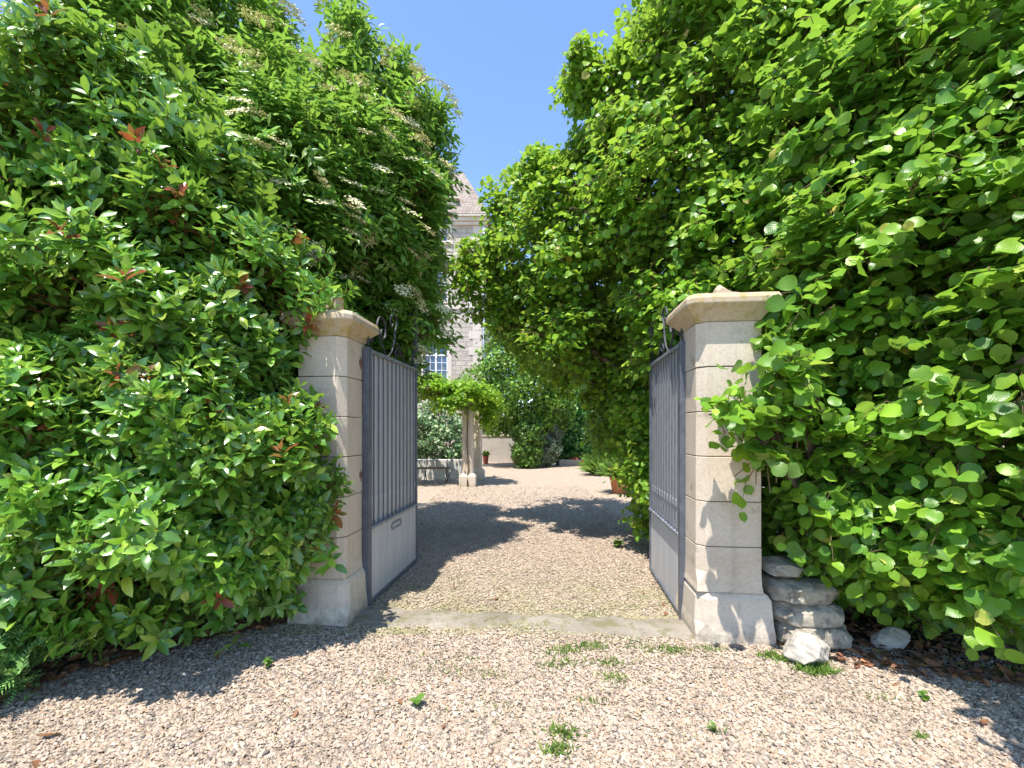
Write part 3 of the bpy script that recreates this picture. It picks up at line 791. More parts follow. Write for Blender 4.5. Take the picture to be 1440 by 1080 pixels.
# photinia shrub in front of the pillar on one side
rng = np.random.default_rng(101)
base = (-2.5, 3.6, 0)
root = plant('photinia_shrub', base, 'big glossy evergreen shrub with red young leaf tips in front of the gate pillar', 'shrub')
PB = [(-2.5,3.30,1.10, 1.02,.86,1.02), (-1.78,3.30,1.30, .42,.42,.60), (-2.72,3.62,2.45, 1.12,.98,1.15), (-3.35,3.65,3.7, 1.2,.95,1.05), (-3.05,2.9,1.35, .65,.62,.85), (-2.2,2.95,1.75,.5,.42,.5), (-2.05,3.35,.62,.38,.45,.5)]
cr = Crown()
P, Nr = shell(PB, 3700, rng, .34, .16, .10, .2, .4, .2)
a, b, s = spiral_shoots(cr, P, Nr, rng, base, 'photinia', .126, 12, .17, .5, 1, np.where(clump(P, .5) > .25, .08, .018))
P2, N2 = shell(PB, 5000, rng, .8, .1, .5, .3, .6); blobcloud(cr, P2-N2*.12, N2, rng, base, 'photinia', .12)
cr.build('crown', [M['photinia'], M['photinia_red']], root)
twigs(P, Nr, P+s*.005, .0045, .002, root, M['twig_red'], base)
limbs(root, base, PB[:5], M['bark'], rng, .045, 7, base, (-2.5,3.6,.35), 'trunk', 3)

# elder behind it
rng = np.random.default_rng(102)
base = (-2.7, 5.6, 0)
root = plant('elder_tree', base, 'tall elder tree with feathery leaves and cream flower heads behind the red tipped shrub', 'tree')
EB = [(-2.5,5.2,4.2, 1.4,1.35,1.45), (-1.56,5.4,4.35, .62,.85,.8), (-1.86,5.6,3.0, .66,.8,.95), (-1.84,5.1,5.75, .17,.2,.72), (-3.75,5.2,5.9, .98,1.2,1.35), (-3.9,4.6,4.3,1.1,.9,1.3), (-2.15,6.8,4.2,.92,1.2,1.5), (-2.9,4.6,3.3,.9,.7,1.0), (-1.75,5.1,4.95,.42,.45,.55), (-1.30,5.4,4.8,.34,.4,.42), (-1.45,5.2,5.3,.3,.35,.35), (-1.39,5.3,5.85,.07,.09,.32), (-1.02,5.35,5.35,.08,.1,.3), (-.92,5.5,4.95,.07,.08,.2), (-1.95,5.1,6.55,.06,.08,.3), (-1.02,5.7,2.95,.22,.25,.34), (-1.2,5.6,3.5,.2,.25,.4)]
cr = Crown()
P, Nr = shell(EB, 4500, rng, .42, .18, .08, 1.9, .5, .2, .85)
s = pinnate(cr, P, Nr, rng, base, .112, 5, .2)
P2, N2 = shell(EB, 5500, rng, .85, .1, .6, 1.9, .7, .13, .95); blobcloud(cr, P2-N2*.15, N2, rng, base, 'elder', .11)
cr.build('crown', [M['elder']], root)
twigs(P, Nr, P, .005, .002, root, M['twig'], base, .6, rng)
fl = Crown(); EBa = np.array(EB); q = (np.linalg.norm((P[:, None]-EBa[None, :, :3])/EBa[None, :, 3:], axis=2)).min(1)
idx = np.where((q > .93) & (Nr[:, 1] < .35))[0]; idx = rng.choice(idx, min(420, len(idx)), replace=False)
C0 = P[idx]+s[idx]*.20; ax = nz(s[idx]+UP*.8); aa = perp(ax, rng); bb = np.cross(ax, aa)
for k in range(90):
    rr = .09*math.sqrt((k+.5)/90)*(.8+.5*rng.random(len(idx))); an = k*2.4+rng.random(len(idx))
    pp = C0+(aa*np.cos(an)[:, None]+bb*np.sin(an)[:, None])*rr[:, None]+ax*(rng.normal(size=len(idx))*.008)[:, None]
    fl.add(leaves('simple', pp, perp(ax, rng), ax+rng.normal(size=ax.shape)*.4, .017+.010*rng.random(len(idx)), 1.6, 0, base))
fl.build('flowers', [M['cream']], root)
limbs(root, base, EB, M['bark'], rng, .075, 6, base, (-2.65,5.55,1.5), 'trunk', 2)

# conifer at the left edge
rng = np.random.default_rng(103)
base = (-3.55, 2.75, 0)
root = plant('conifer_shrub', base, 'feathery dark conifer hugging the gravel, half behind the red tipped shrub', 'shrub')
CB = [(-3.62,2.85,.5,.72,.62,.62), (-4.0,3.0,1.4,.72,.7,1.0), (-4.15,3.1,2.2,.6,.6,.8), (-3.02,2.52,.24,.34,.24,.30), (-4.1,2.0,1.9,.7,.8,1.9), (-3.85,1.25,1.9,.7,.7,1.9)]  # last pair stands out of view, added to shade the left foreground
cr = Crown()
P, Nr = shell(CB, 5600, rng, .4, .15, .1, .03, .4)
P2, N2 = shell([CB[3], (-3.45,2.62,.35,.4,.3,.42), (-3.9,2.75,1.5,.55,.5,1.2)], 3600, rng, .5, .15, .3, .02, .4, .06); P = np.concatenate([P, P2]); Nr = np.concatenate([Nr, N2])
n = len(P); s = nz(Nr*.8+UP*.5+rng.normal(size=(n, 3))*.35); side = nz(np.cross(s, rng.normal(size=(n, 3))))
for k in range(11):
    t = k/10; sg = 1 if k % 2 else -1
    pos = P+s*(.11*(t-.7)); d = s*.85+side*sg*.75*(1-.8*(k == 10))
    cr.add(leaves('needle', pos, d, np.cross(s, side)+rng.normal(size=(n, 3))*.3, .036*(1.15-.5*t)*(.8+.4*rng.random(n)), 1.2, -.1, base))
P2, N2 = shell(CB, 5000, rng, .8, .1, .5, .03, .5); blobcloud(cr, P2-N2*.08, N2, rng, base, 'simple', .07)
cr.build('crown', [M['conifer']], root)
limbs(root, base, CB[:3], M['bark'], rng, .04, 4, base, (-3.6,2.8,.4), 'trunk', 1)

# hazel shrub to the right of the right pillar
def hazel(base, blobs, n_spray, n_fill, leafsz, kind, mat, label, cat, seed, name, fork, r0, nst=1, Ls=.42, zmin=.15, extra=6, nl=7, trunkmat='bark', fillk='simple', bump_=.16, shafts=0.0):
    rng = np.random.default_rng(seed)
    root = plant(name, base, label, cat)
    cr = Crown()
    P, Nr = shell(blobs, n_spray, rng, .40, bump_, .08, zmin, .5, .17, shafts)
    a, b, s = sprays(cr, P, Nr, rng, base, kind, leafsz, nl, Ls)
    P2, N2 = shell(blobs, n_fill, rng, .85, .1, .6, zmin, .7, .13, min(1, shafts*1.12)); blobcloud(cr, P2-N2*.16, N2, rng, base, fillk, leafsz*1.1, 0, .6, 1.25)
    cr.build('crown', [mat], root)
    twigs(P, Nr, P+(b-P)*.8, .0045, .0016, root, M['twig'], base, .75, rng)
    limbs(root, base, blobs, M[trunkmat], rng, r0, extra, base, fork, 'trunk', nst)
    return root
HB = [(3.05,3.75,1.35, 1.18,.85,1.25), (3.25,3.45,2.75, 1.35,.95,1.15), (3.45,2.75,1.75, .95,.72,1.35), (1.70,2.95,1.72,.36,.14,.12), (1.88,2.97,2.05,.2,.12,.13), (1.74,2.97,1.5,.2,.1,.1), (3.75,3.75,4.1,1.55,1.2,1.2), (2.45,3.2,1.15,.42,.36,.62), (2.95,2.75,1.0,.5,.42,.6), (3.65,2.85,3.2,.9,.7,1.0), (2.75,1.1,3.2,.7,.5,.6), (3.35,1.2,3.3,.75,.5,.6)]  # closing pair: unseen overhanging boughs added to cast shade on the right foreground
hazel((3.0,3.8,0), HB, 4300, 5500, .110, 'hazel', M['hazel'], 'broad leaved hazel bush spilling over the stacked stones and gate pillar', 'bush', 201, 'hazel_bush', (3.0,3.8,.3), .04, 4)
TB = [(2.9,5.3,4.5, 1.85,1.4,2.1), (3.25,5.2,6.6, 1.85,1.6,1.6), (1.85,5.6,5.6,.75,.8,1.0), (.98,5.7,6.25,.36,.45,.40), (4.6,4.7,5.8,1.6,1.4,1.8), (2.1,5.0,3.0,.75,.7,.9), (1.25,5.8,5.5,.40,.5,.42)]
hazel((3.1,5.6,0), TB, 7000, 8000, .096, 'hazel_far', M['hazel_far'], 'tall hazel tree rising behind the pillar with the stacked stones', 'tree', 202, 'hazel_tree', (3.0,5.5,1.6), .085, 3, .45, 1.4)
OB = [(.95,6.7,4.35, 1.12,1.25,1.25), (-.50,6.9,4.25,.46,.45,.5), (-.25,7.1,3.6,.4,.45,.5), (-.05,6.6,4.9,.4,.4,.4), (.28,6.5,5.35,.42,.5,.42), (1.0,7.5,3.55,1.25,1.3,1.05), (2.1,6.9,2.1,.88,1.2,1.15), (2.05,5.7,.95,.52,.8,.72), (2.2,7.0,3.9,1.1,1.2,1.4), (.75,6.2,3.0,.55,.6,.55)]
hazel((2.5,7.0,0), OB, 4800, 3800, .095, 'hazel_far', M['hazel_far'], 'leaning hazel tree overhanging the gravel court behind the open gate leaf', 'tree', 203, 'hazel_tree', (2.2,6.95,1.7), .08, 2, .45, .12, 6, shafts=.88)

# ------------------------------------------------------------------ courtyard
# pergola
root = empty('pergola', (-1.23, 11.95, 0), 'stone pillared pergola at the edge of the court, covered in bright vine', 'pergola')
def octo(h, ch): return [(-h+ch,-h),(h-ch,-h),(h,-h+ch),(h,h-ch),(h-ch,h),(-h+ch,h),(-h,h-ch),(-h,-h+ch)]
for dx, dy in ((0, .2), (.14, 1.6), (-3.2, .2), (-3.1, 1.6)):
    p = MB(); p.stack([(octo(.152,.045), .37), (octo(.152,.045), 2.42)])
    sh = p.build('pillar', M['stone'], root, False, .006, (dx, dy, 0))
    q = MB(); q.stack([(octo(.235,.02), -.02), (octo(.232,.02), .29), (octo(.20,.04), .33), (octo(.156,.045), .37)]); q.build('plinth', M['stone_plinth'], sh, False, .006)
    q = MB(); q.stack([(octo(.155,.045), 2.42), (octo(.19,.045), 2.47), (octo(.19,.045), 2.53)]); q.build('capital', M['stone'], sh, False, .006)
for y in (.2, 1.6):
    MB().box(-3.7, .45, y-.06, y+.06, 2.532, 2.66).build('beam', M['wood'], root)
for k in range(7):
    MB().box(-3.5+k*.6, -3.42+k*.6, -.25, 2.05, 2.662, 2.74).build('rafter', M['wood'], root)
rng = np.random.default_rng(301)
base = (-1.23, 11.93, 0)
root = plant('grape_vine', base, 'bright yellow green climbing vine draped over the stone pergola', 'vine')
VB = [(-2.6,12.3,2.75,1.6,.9,.26), (-1.05,12.4,2.5,.68,.85,.42), (-.62,12.5,2.08,.30,.45,.46), (-1.6,12.0,2.35,.5,.4,.3), (-4.2,12.3,2.7,.9,.9,.3)]
cr = Crown(); P, Nr = shell(VB, 5200, rng, .6, .2, .15, 1.3, .6, .2); sprays(cr, P[:900], Nr[:900], rng, base, 'simple', .12, 6, .4, .7, -.1)
blobcloud(cr, P, Nr, rng, base, 'simple', .12, 0, .6, 1.2); cr.build('crown', [M['vine']], root)
t = MB(); t.tube([(.02,-.02,0),(.0,.02,.3),(.03,.035,.45),(-.01,.03,1.2),(.015,.03,2.0),(-.05,.0,2.55)], [.03,.025,.02,.02,.018,.014], 7); t.build('stem', M['bark'], root, True)

# garden bench under it
root = empty('garden_bench', (-2.55, 12.75, 0), 'old wood and iron garden bench with thin legs under the pergola', 'bench')
MB().box(-.72,.72,-.2,-.115,.43,.46).box(-.72,.72,-.1,-.015,.43,.46).box(-.72,.72,.0,.085,.43,.46).box(-.72,.72,.1,.185,.43,.46).build('seat', M['wood'], root, False, .004)
for x in (-.62, .0, .62):
    l = MB(); l.tube([(x,-.2,0),(x,.17,.425)], .012, 6); l.tube([(x+.02,.2,0),(x+.02,-.17,.425)], .012, 6); l.build('leg', M['black_iron'], root, True)
bk = MB()
for x in (-.62, -.31, 0, .31, .62): bk.tube([(x,.19,.44),(x,.25,.86)], .009, 6)
bk.tube([(-.66,.25,.86),(.66,.25,.86)], .012, 6); bk.build('backrest', M['black_iron'], root, True)
b = MB(); b.tube([(.64,-.19,.05),(.80,.0,.41)], .011, 6); b.tube([(.80,-.19,.02),(.62,.05,.41)], .011, 6); b.build('brace', M['black_iron'], root, True)

# low white wall behind the bench, garden wall at the back
def wall_thing(name, x0, x1, y0, y1, h, mat, label, coping=True):
    root = empty(name, ((x0+x1)/2, (y0+y1)/2, 0), label, 'wall')
    hx, hy = (x1-x0)/2, (y1-y0)/2
    MB().box(-hx, hx, -hy, hy, -.05, h).build('wall_face', mat, root, False, .01)
    if coping: MB().box(-hx-.03, hx+.03, -hy-.03, hy+.03, h+.002, h+.07).build('coping', M['stone_cap'], root, False, .012)
wall_thing('low_wall', -5.2, -1.6, 13.75, 14.0, .62, M['white_render'], 'low pale stone wall behind the bench and pergola pillars', False)
wall_thing('garden_wall', -2.9, 4.4, 20.8, 21.1, 1.22, M['render'], 'long pale rendered garden wall at the far end of the court')
wall_thing('planter_kerb', 2.05, 3.9, 18.8, 19.0, .26, M['render'], 'low white kerb holding a flower bed at the back of the court', False)

# house
def house():
    D0 = 22.0
    root = empty('manor_house', (-1.55, D0, 0), 'old stone manor house with steep tiled roof and white windows behind the trees', 'house')
    X0, X1, ZE = -14.0, 0.0, 12.35
    cols = [(-2.95, -1.72), (-6.4, -5.17), (-9.85, -8.62)]
    rows = [(3.75, 6.05), (8.1, 10.4)]; dz = (11.1, 12.9)
    xe = sorted({X0, X1, *[x for c_ in cols for x in c_]}); ze = [-.1, 3.75, 6.05, 8.1, 10.4, 11.1, ZE]
    m = MB()
    for i in range(len(xe)-1):
        for j in range(len(ze)-1):
            xa, xb, za, zb = xe[i], xe[i+1], ze[j], ze[j+1]
            iscol = any(abs(xa-c_[0]) < 1e-6 for c_ in cols)
            if iscol and (any(abs(za-r[0]) < 1e-6 for r in rows) or za >= 11.1): continue
            m.add([(xa,0,za),(xb,0,za),(xb,0,zb),(xa,0,zb)], [(0,1,2,3)])
    m.add([(X1,0,-.1),(X1,10,-.1),(X1,10,ZE),(X1,0,ZE)], [(0,1,2,3)])
    m.add([(X0,0,-.1),(X0,10,-.1),(X0,10,ZE),(X0,0,ZE)], [(3,2,1,0)])
    m.add([(X0,10,-.1),(X1,10,-.1),(X1,10,ZE),(X0,10,ZE)], [(3,2,1,0)])
    for cx0, cx1 in cols:
        for z0, z1 in rows+[(11.1, ZE)]:
            d = .28
            m.add([(cx0,0,z0),(cx0,d,z0),(cx0,d,z1),(cx0,0,z1)], [(0,1,2,3)]); m.add([(cx1,0,z0),(cx1,d,z0),(cx1,d,z1),(cx1,0,z1)], [(3,2,1,0)])
            m.add([(cx0,0,z1),(cx1,0,z1),(cx1,d,z1),(cx0,d,z1)], [(3,2,1,0)]); m.add([(cx0,0,z0),(cx1,0,z0),(cx1,d,z0),(cx0,d,z0)], [(0,1,2,3)])
    m.build('wall', M['housewall'], root)
    qn = MB(); z = 0; k = 0
    while z < 11.9:
        w = .62 if k % 2 else .42; qn.box(-w, .03, -.025, .6 if k % 2 else .42, z+.005, z+.405); z += .41; k += 1
    qn.build('quoin', M['ashlar'], root, False, .01)
    MB().box(X0-.06, .07, -.07, .2, 8.16-.5, 7.86).build('string_course', M['ashlar'], root, False, .01)
    MB().box(X0-.05, .06, -.055, .2, 4.36-.76, 3.73).build('string_course', M['ashlar'], root, False, .01)
    segs = [X0-.3]+[x for c_ in sorted(cols) for x in (c_[0]-.28, c_[1]+.28)]+[.3]
    for i in range(0, len(segs), 2):
        cn = MB()
        a, b_ = segs[i], segs[i+1]
        cn.box(a, b_, -.12, .3, ZE-.45, ZE-.28); cn.box(a, b_+.05, -.22, .3, ZE-.278, ZE-.1); cn.box(a, b_+.1, -.32, .3, ZE-.098, ZE)
        cn.build('cornice', M['ashlar'], root, False, .01)
    r = MB(); h1, i1, h2, i2 = 2.9, 1.45, 4.6, 4.9
    def ring(i_, z_): return [(X0-.3+i_,-.33+i_,z_),(.42-i_,-.33+i_,z_),(.42-i_,10.3-i_,z_),(X0-.3+i_,10.3-i_,z_)]
    vs = ring(0, ZE+.005)+ring(i1, ZE+h1)+ring(i2, ZE+h2)
    r.add(vs, [(k*4+i, k*4+(i+1) % 4, k*4+4+(i+1) % 4, k*4+4+i) for k in range(2) for i in range(4)]+[(8,9,10,11),(3,2,1,0)])
    r.build('roof', M['tile'], root)
    def window(parent, x0, x1, z0, z1, arch):
        f = MB(); y0, y1 = .16, .22; w = .07; zt = z1-(.28 if arch else 0)
        f.box(x0, x0+w, y0, y1, z0, z1); f.box(x1-w, x1, y0, y1, z0, z1); f.box(x0+w, x1-w, y0, y1, z0, z0+w); f.box(x0+w, x1-w, y0, y1, z1-w, z1)
        xm = (x0+x1)/2; f.box(xm-.045, xm+.045, y0-.01, y1+.01, z0+w, z1-w)
        zr = z0+(z1-z0)*.70; f.box(x0+w, x1-w, y0-.012, y1+.012, zr-.04, zr+.04)
        for hx in ((x0+w, xm-.045), (xm+.045, x1-w)):
            mx = sum(hx)/2; f.box(mx-.014, mx+.014, y0+.01, y1-.01, z0+w, zr-.04)
            for k in range(1, 4): zz = z0+w+(zr-z0-w)*k/4; f.box(hx[0], hx[1], y0+.012, y1-.012, zz-.014, zz+.014)
        wn = f.build('window', M['white'], parent)
        MB().box(x0, x1, .19, .20, z0, z1).build('pane', M['glass'], wn)
        sur = MB(); sur.box(x0-.22, x0-.001, -.03, .1, z0-.001, z1); sur.box(x1+.001, x1+.22, -.03, .1, z0-.001, z1); sur.box(x0-.22, x1+.22, -.035, .1, z1+.001, z1+.3); sur.box(x0-.28, x1+.28, -.09, .12, z0-.16, z0-.003)
        sur.build('surround', M['ashlar'], wn, False, .008)
        if arch:
            a = MB(); n = 12; vs = []; xr = (x1-x0)/2
            lo = []; 
            for k in range(n+1):
                an = PI*k/n; lo.append((xm+xr*math.cos(an), z1-.5+.499*math.sin(an)))
            for k in range(n):
                p, q = lo[k], lo[k+1]
                a.add([(p[0],.02,p[1]),(q[0],.02,q[1]),(q[0],.02,z1),(p[0],.02,z1),(p[0],.12,p[1]),(q[0],.12,q[1])], [(0,3,2,1),(0,1,5,4)])
            a.build('arch_head', M['ashlar'], wn)
    for c_ in cols:
        window(root, *c_, *rows[0], False); window(root, *c_, *rows[1], True)
        window(root, *c_, 11.1, 12.9, False)
        x0, x1 = c_; dm = MB()
        dm.box(x0-.45, x0-.222, -.05, 3.2, ZE+.006, 13.2); dm.box(x1+.222, x1+.45, -.05, 3.2, ZE+.006, 13.2)
        # curved pediment
        n = 10; pts = [(x0-.62+(x1-x0+1.24)*k/n, 13.2+.75*math.sin(PI*k/n)) for k in range(n+1)]
        ctr = [(x, 13.2) for x, z in pts]
        for k in range(n):
            (xa, za), (xb, zb) = pts[k], pts[k+1]
            dm.add([(xa,-.2,13.2),(xb,-.2,13.2),(xb,-.2,zb),(xa,-.2,za),(xa,4,za),(xb,4,zb)], [(0,1,2,3),(3,2,5,4)])
        dm.add([(x0-.62,-.2,13.2),(x1+.62,-.2,13.2),(x1+.62,4,13.2),(x0-.62,4,13.2)], [(0,3,2,1)])
        dm.build('dormer', M['ashlar'], root)
    MB().tube([(.12,-.1,0),(.12,-.1,ZE-.5)], .055, 8).build('drainpipe', M['zinc'], root, True)
house()

# far greenery
def bush(name, base, blobs, n, leaf, mat, label, cat, seed, kind='simple', trunk=True, zmin=.05, depth=.6, r0=.04, group=None, stem=.35, wsc=1.1, bump_=.16):
    rng = np.random.default_rng(seed)
    root = plant(name, base, label, cat, group)
    cr = Crown(); P, Nr = shell(blobs, n, rng, depth, bump_, .15, zmin, .35)
    blobcloud(cr, P, Nr, rng, base, kind, leaf, 0, .6, wsc); cr.build('crown', [mat], root)
    if trunk: limbs(root, base, blobs, M['bark'], rng, r0, 5, base, (base[0], base[1], stem), 'trunk', 1)
    return root
bush('evergreen_tree', (.75,18.8,0), [(.05,18.2,3.5,1.95,1.4,1.9),(.4,18.3,5.2,1.5,1.2,1.3),(1.3,18.6,3.0,1.5,1.2,1.8),(-.1,18.9,2.0,1.5,.8,.75)], 18000, .14, M['dark'], 'dark leafy tree standing just past the vine covered pergola', 'tree', 401, r0=.09, stem=1.2, zmin=1.25)
bush('ivy_hedge', (2.9,20.1,0), [(1.6,20.0,1.5,1.1,.7,1.6),(3.0,20.0,1.6,1.5,.7,1.9),(4.8,20,1.8,1.5,.8,2.1)], 14000, .15, M['ivy'], 'dark glossy ivy covered hedge in front of the far garden wall', 'hedge', 402)
bush('laurel_shrub', (.62,17.6,0), [(.62,17.6,1.4,.62,.5,.75),(.6,17.6,.6,.6,.45,.6)], 4600, .13, M['fresh'], 'fresh green shrub with thin pale stem before the far wall', 'shrub', 403, r0=.035, stem=.5)
bush('grey_shrub', (1.4,18.2,0), [(1.4,18.2,.85,.5,.45,.8),(1.75,18.3,1.1,.35,.4,.7)], 3200, .11, M['lavender'], 'pale grey leaved shrub between the fresh green shrub and dark ivy hedge', 'shrub', 404, r0=.03)
bush('mottled_bush', (-3.2,15.2,0), [(-3.0,15.2,1.35,1.3,.7,1.2),(-4.6,15.3,1.5,1.2,.7,1.3),(-2.2,15.2,1.1,.6,.5,.9)], 10000, .12, M['grey_green'], 'mottled grey green bushes behind the low wall and bench', 'bush', 405)
bush('border_plants', (2.9,19.25,0), [(2.9,19.3,.32,.95,.25,.22)], 1500, .10, M['fresh'], 'low bright flower bed planting behind the white kerb', 'plants', 406, trunk=False)
bush('background_tree', (6.5,25,0), [(4.5,24.5,4.0,2.6,2,3.4),(8.5,25,5,3.6,2.5,4.5)], 14000, .26, M['dark'], 'large dark tree beyond the far wall behind the hazel trees', 'tree', 407, r0=.22, stem=1.8, zmin=.4)
bush('background_tree', (10,12,0), [(7.5,9.5,3.2,2.4,2,3.2),(11,12,5,4,3,4.5)], 12000, .24, M['dark'], 'dark tree standing far off to the side behind the hazel bush', 'tree', 408, r0=.2, stem=1.6, zmin=.2)
bush('background_tree', (-8,8,0), [(-6.2,6.8,2.8,2.0,1.7,2.8),(-9,9,4.5,3.2,2.6,3.8)], 12000, .22, M['dark'], 'dark tree standing behind the elder and the red tipped shrub', 'tree', 409, r0=.2, stem=1.6, zmin=.2)

# pots
def pot(name, c, r, h, mat, label, group=None, plant_fn=None):
    root = empty(name, tuple(c), label, 'plant pot', group)
    m = MB(); m.lathe([(0,.0),(r*.68,0),(r*.72,.01),(r*.93,h*.80),(r*.95,h*.81),(r*1.0,h*.83),(r*1.0,h*.99),(r*.97,h),(r*.88,h),(r*.86,h*.9),(0,h*.9)], 36)
    m.build('pot', mat, root, True)
    MB().lathe([(0,h*.905),(r*.86,h*.905)], 24).build('soil', M['soil'], root)
    return root
c = ground(873.5, 695); pc = (c[0], c[1]+.2, 0)
pot('flower_pot', pc, .235, .42, M['terracotta'], 'large orange terracotta pot of strappy leaves by the overhanging hazel')
rng = np.random.default_rng(55); nb = 420
an = rng.random(nb)*6.28; el = .35+.9*rng.random(nb)
d = np.stack([np.cos(an)*np.cos(el), np.sin(an)*np.cos(el), np.sin(el)], 1)
root = plant('potted_plant', (pc[0], pc[1], .38), 'arching strap leaved plant growing in the large terracotta pot', 'plant')
cr = Crown(); cr.add(leaves('blade', np.array([pc[0], pc[1], .38])+d*[.1,.1,0]*rng.random((nb,1)), d, UP+rng.normal(size=(nb,3))*.3, .35+.3*rng.random(nb), .9, -.35*rng.random(nb), (pc[0], pc[1], .38))); cr.build('foliage', [M['fresh']], root)
# bright plant further back
rng = np.random.default_rng(56)
for px, py, hgt, nbl, lab in ((846, 668, .9, 500, 'yellow green clump of strap leaves on the court behind the large pot'), ):
    c = ground(px, py); an = rng.random(nbl)*6.28; el = .5+.9*rng.random(nbl)
    d = np.stack([np.cos(an)*np.cos(el), np.sin(an)*np.cos(el), np.sin(el)], 1)
    root = plant('strap_leaf_plant', c, lab, 'plant'); cr = Crown()
    cr.add(leaves('blade', c+d*[.25,.2,.0]*rng.random((nbl,1)), d, UP+rng.normal(size=(nbl,3))*.3, hgt*(.5+.6*rng.random(nbl)), .8, -.35*rng.random(nbl), c)); cr.build('foliage', [M['fresh']], root)
for px, py, r, h, mat, lab in ((808, 654.5, .17, .34, 'redclay', 'small red clay pot at the end of the white kerb'), (824, 656, .19, .30, 'terracotta', 'small orange clay pot beside the yellow green strap leaves'),
                               (683, 652, .14, .36, 'redclay', 'narrow red clay pot beside the rear pergola pillar'), (728, 652, .22, .32, 'redclay', 'dark red clay pot at the foot of the fresh green shrub')):
    c = ground(px, py); pot('flower_pot', c, r, h, M[mat], lab)
    rng = np.random.default_rng(px); nb = 160; an = rng.random(nb)*6.28; el = .4+rng.random(nb)
    d = np.stack([np.cos(an)*np.cos(el), np.sin(an)*np.cos(el), np.sin(el)], 1); b0 = (c[0], c[1], h*.9)
    root = plant('potted_plant', b0, 'leafy plant in the '+lab, 'plant'); cr = Crown()
    cr.add(leaves('elder', np.array(b0)+d*[.12,.12,.15]*rng.random((nb,1)), d, UP+rng.normal(size=(nb,3))*.5, .12+.1*rng.random(nb), 1.2, -.2, b0)); cr.build('foliage', [M['fresh']], root)

# ------------------------------------------------------------------ weeds, grass, fallen leaves
rng = np.random.default_rng(77)
def grass(spots, label):
    P = []; S = []
    for px, py, sx, n, h in spots:
        n = int(n*1.8); sx *= 1.15
        c = ground(px, py)
        q = np.stack([c[0]+rng.normal(size=n)*sx, c[1]+rng.normal(size=n)*sx*.45, np.full(n, .008)], 1); P.append(q); S.append(h*(.5+.8*rng.random(n)))
    P = np.concatenate(P); S = np.concatenate(S); n = len(P)
    an = rng.random(n)*6.28; el = .3+1.1*rng.random(n)
    d = np.stack([np.cos(an)*np.cos(el), np.sin(an)*np.cos(el), np.sin(el)], 1)
    cr = Crown(); cr.add(leaves('needle', P, d, UP+rng.normal(size=(n, 3))*.6, S, .8, -.2*rng.random(n)))
    tag(cr.build('grass', [M['grass']], None), label, 'grass', None, 'stuff')
grass([(795,918,.07,90,.04),(830,912,.05,80,.04),(790,935,.06,60,.035),(860,935,.06,70,.04),(862,955,.05,40,.035),(900,915,.06,50,.03),(945,918,.07,100,.04),(770,940,.05,40,.03),(690,950,.06,40,.03),(630,945,.08,40,.03),(660,930,.06,30,.025),
       (793,1035,.035,60,.05),(785,1060,.03,50,.05),(830,990,.05,40,.03),(1005,1030,.02,25,.03),(1295,1040,.02,25,.03),(600,925,.05,25,.025),(720,1000,.06,25,.025),(540,960,.05,25,.025),(1240,985,.05,30,.03),(1430,950,.06,60,.04),(960,1040,.05,15,.02),(680,870,.12,260,.022),(830,868,.14,280,.022),(600,872,.06,90,.02),(760,906,.2,120,.02),(880,905,.12,120,.025),(1000,915,.06,60,.03),(520,900,.05,40,.02),(740,884,.12,90,.018),(560,935,.12,60,.02),(880,960,.12,70,.025),(700,1000,.2,60,.02),(1080,980,.2,40,.02)],
      'thin tufts of grass and moss coming up through the gravel before the threshold')
grass([(1120,930,.06,260,.05),(1145,945,.05,220,.05),(1080,925,.04,80,.04),(1160,948,.03,90,.045)], 'mossy grass at the foot of the pale angular rock')
def weed(px, py, label, n, sz, group, h=.02):
    c = ground(px, py); root = plant('weed', c, label, 'weed', group)
    an = np.linspace(0, 6.28, n, endpoint=False)+rng.random(n)*.5; el = .2+.7*rng.random(n)
    d = np.stack([np.cos(an)*np.cos(el), np.sin(an)*np.cos(el), np.sin(el)], 1)
    pos = np.tile(c, (n, 1))+np.stack([0*an, 0*an, h*rng.random(n)*2+.008], 1)
    cr = Crown(); cr.add(leaves('hazel', pos, d, UP+rng.normal(size=(n, 3))*.3, sz*(.7+.5*rng.random(n)), .9, -.2, c)); cr.build('foliage', [M['fresh']], root)
gw = 'weeds growing on the gravel'
weed(586, 996, 'small three lobed weed on the sunny gravel below the threshold', 4, .055, gw)
weed(377, 940, 'upright small weed in the shade in front of the red tipped shrub', 12, .035, gw, .04)
weed(135, 918, 'round leaved weed at the edge of the dark leaf litter', 26, .04, gw, .05)
weed(268, 905, 'low tufted weed under the skirt of the red tipped shrub', 26, .035, gw, .04)
weed(1300, 985, 'small weed in the shade under the hazel bush edge', 8, .035, gw, .02)
weed(1003, 1032, 'tiny weed alone on the sunlit gravel below the gate pillar', 7, .025, gw)
weed(868, 770, 'bright leafy weed on the court near the open gate leaf', 14, .09, gw, .05)
gl = 'brown fallen leaves lying singly on the gravel'
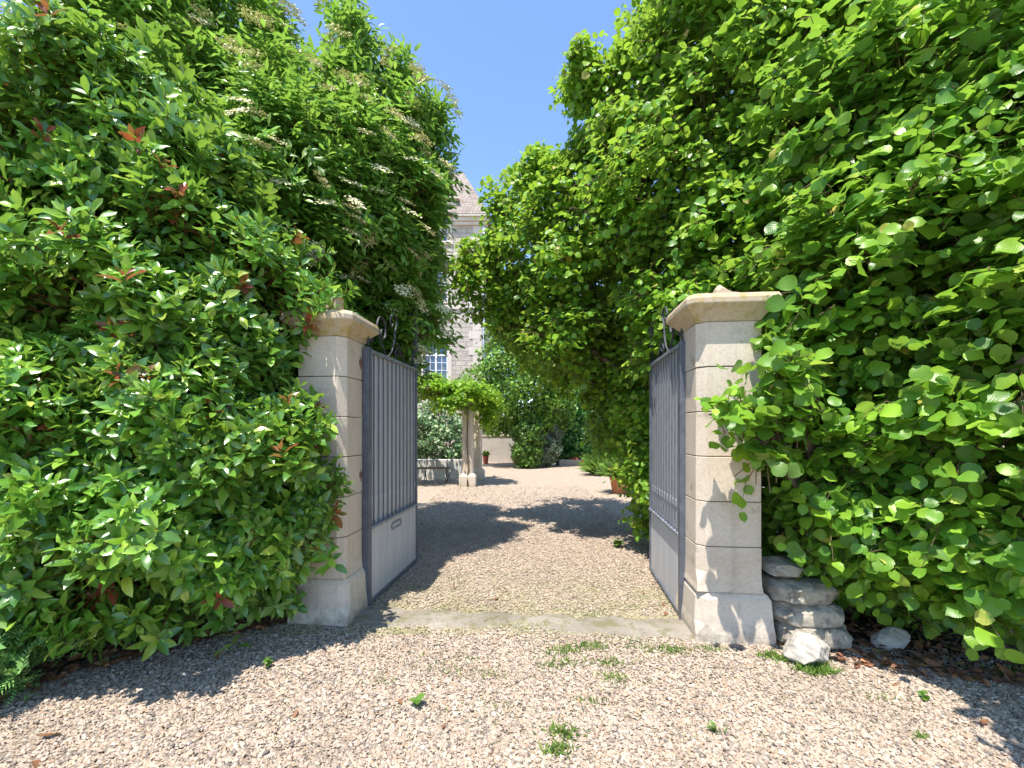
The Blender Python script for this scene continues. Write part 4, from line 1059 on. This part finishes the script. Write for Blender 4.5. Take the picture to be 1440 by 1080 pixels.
for px, py, sz in ((48,1074,.10),(88,1036,.10),(560,988,.05),(625,1022,.045),(85,968,.09),(240,968,.05),(305,930,.06),(700,842,.07),(1378,1022,.06),(412,1014,.05),(1262,965,.06),(640,830,.05),(930,850,.06),(905,835,.05),(940,865,.07)):
    c = ground(px, py); an = rng.random()*6.28
    cr = Crown(); cr.add(leaves('photinia', np.array([[0,0,.016]]), np.array([[math.cos(an), math.sin(an), .1]]), np.array([UP+rng.normal(size=3)*.3]), sz, 1.2, .3*rng.normal()))
    o = cr.build('fallen_leaf', [M['litter']], None); o.location = tuple(c); tag(o, 'single dry brown leaf lying on the gravel', 'leaf', gl)

# ------------------------------------------------------------------ light, sky, camera
S = Vector(SUN).normalized()
sun = bpy.data.lights.new('sun', 'SUN'); sun.energy = 3.75; sun.angle = math.radians(.5); sun.color = (1, .945, .86)
so = bpy.data.objects.new('sun', sun); COL.objects.link(so); so.rotation_mode = 'QUATERNION'; so.rotation_quaternion = S.to_track_quat('Z', 'Y'); so.location = (0, 0, 30)
w = bpy.data.worlds.new('World'); sc.world = w; w.use_nodes = True
nt = w.node_tree; bg = nt.nodes['Background']
sky = nt.nodes.new('ShaderNodeTexSky'); sky.sky_type = 'NISHITA'; sky.sun_disc = False
sky.sun_elevation = math.asin(S.z); sky.sun_rotation = math.atan2(S.x, S.y); sky.air_density = 1.0; sky.dust_density = .25; sky.ozone_density = 5.0; sky.altitude = 100
nt.links.new(sky.outputs[0], bg.inputs[0]); bg.inputs[1].default_value = .137
sc.cycles.diffuse_bounces = 8; sc.cycles.max_bounces = 16; sc.view_settings.view_transform = 'Standard'; sc.view_settings.look = 'None'; sc.view_settings.exposure = 1.34; sc.view_settings.gamma = 1; sc.view_settings.use_curve_mapping = False
cam = bpy.data.cameras.new('camera'); cam.sensor_width = 36; cam.lens = 36*F/1440; cam.shift_y = (HY-540)/1440; cam.clip_end = 1000; cam.clip_start = .05
co = bpy.data.objects.new('camera', cam); COL.objects.link(co); co.location = (0, 0, H); co.rotation_euler = (PI/2, 0, 0)
sc.camera = co
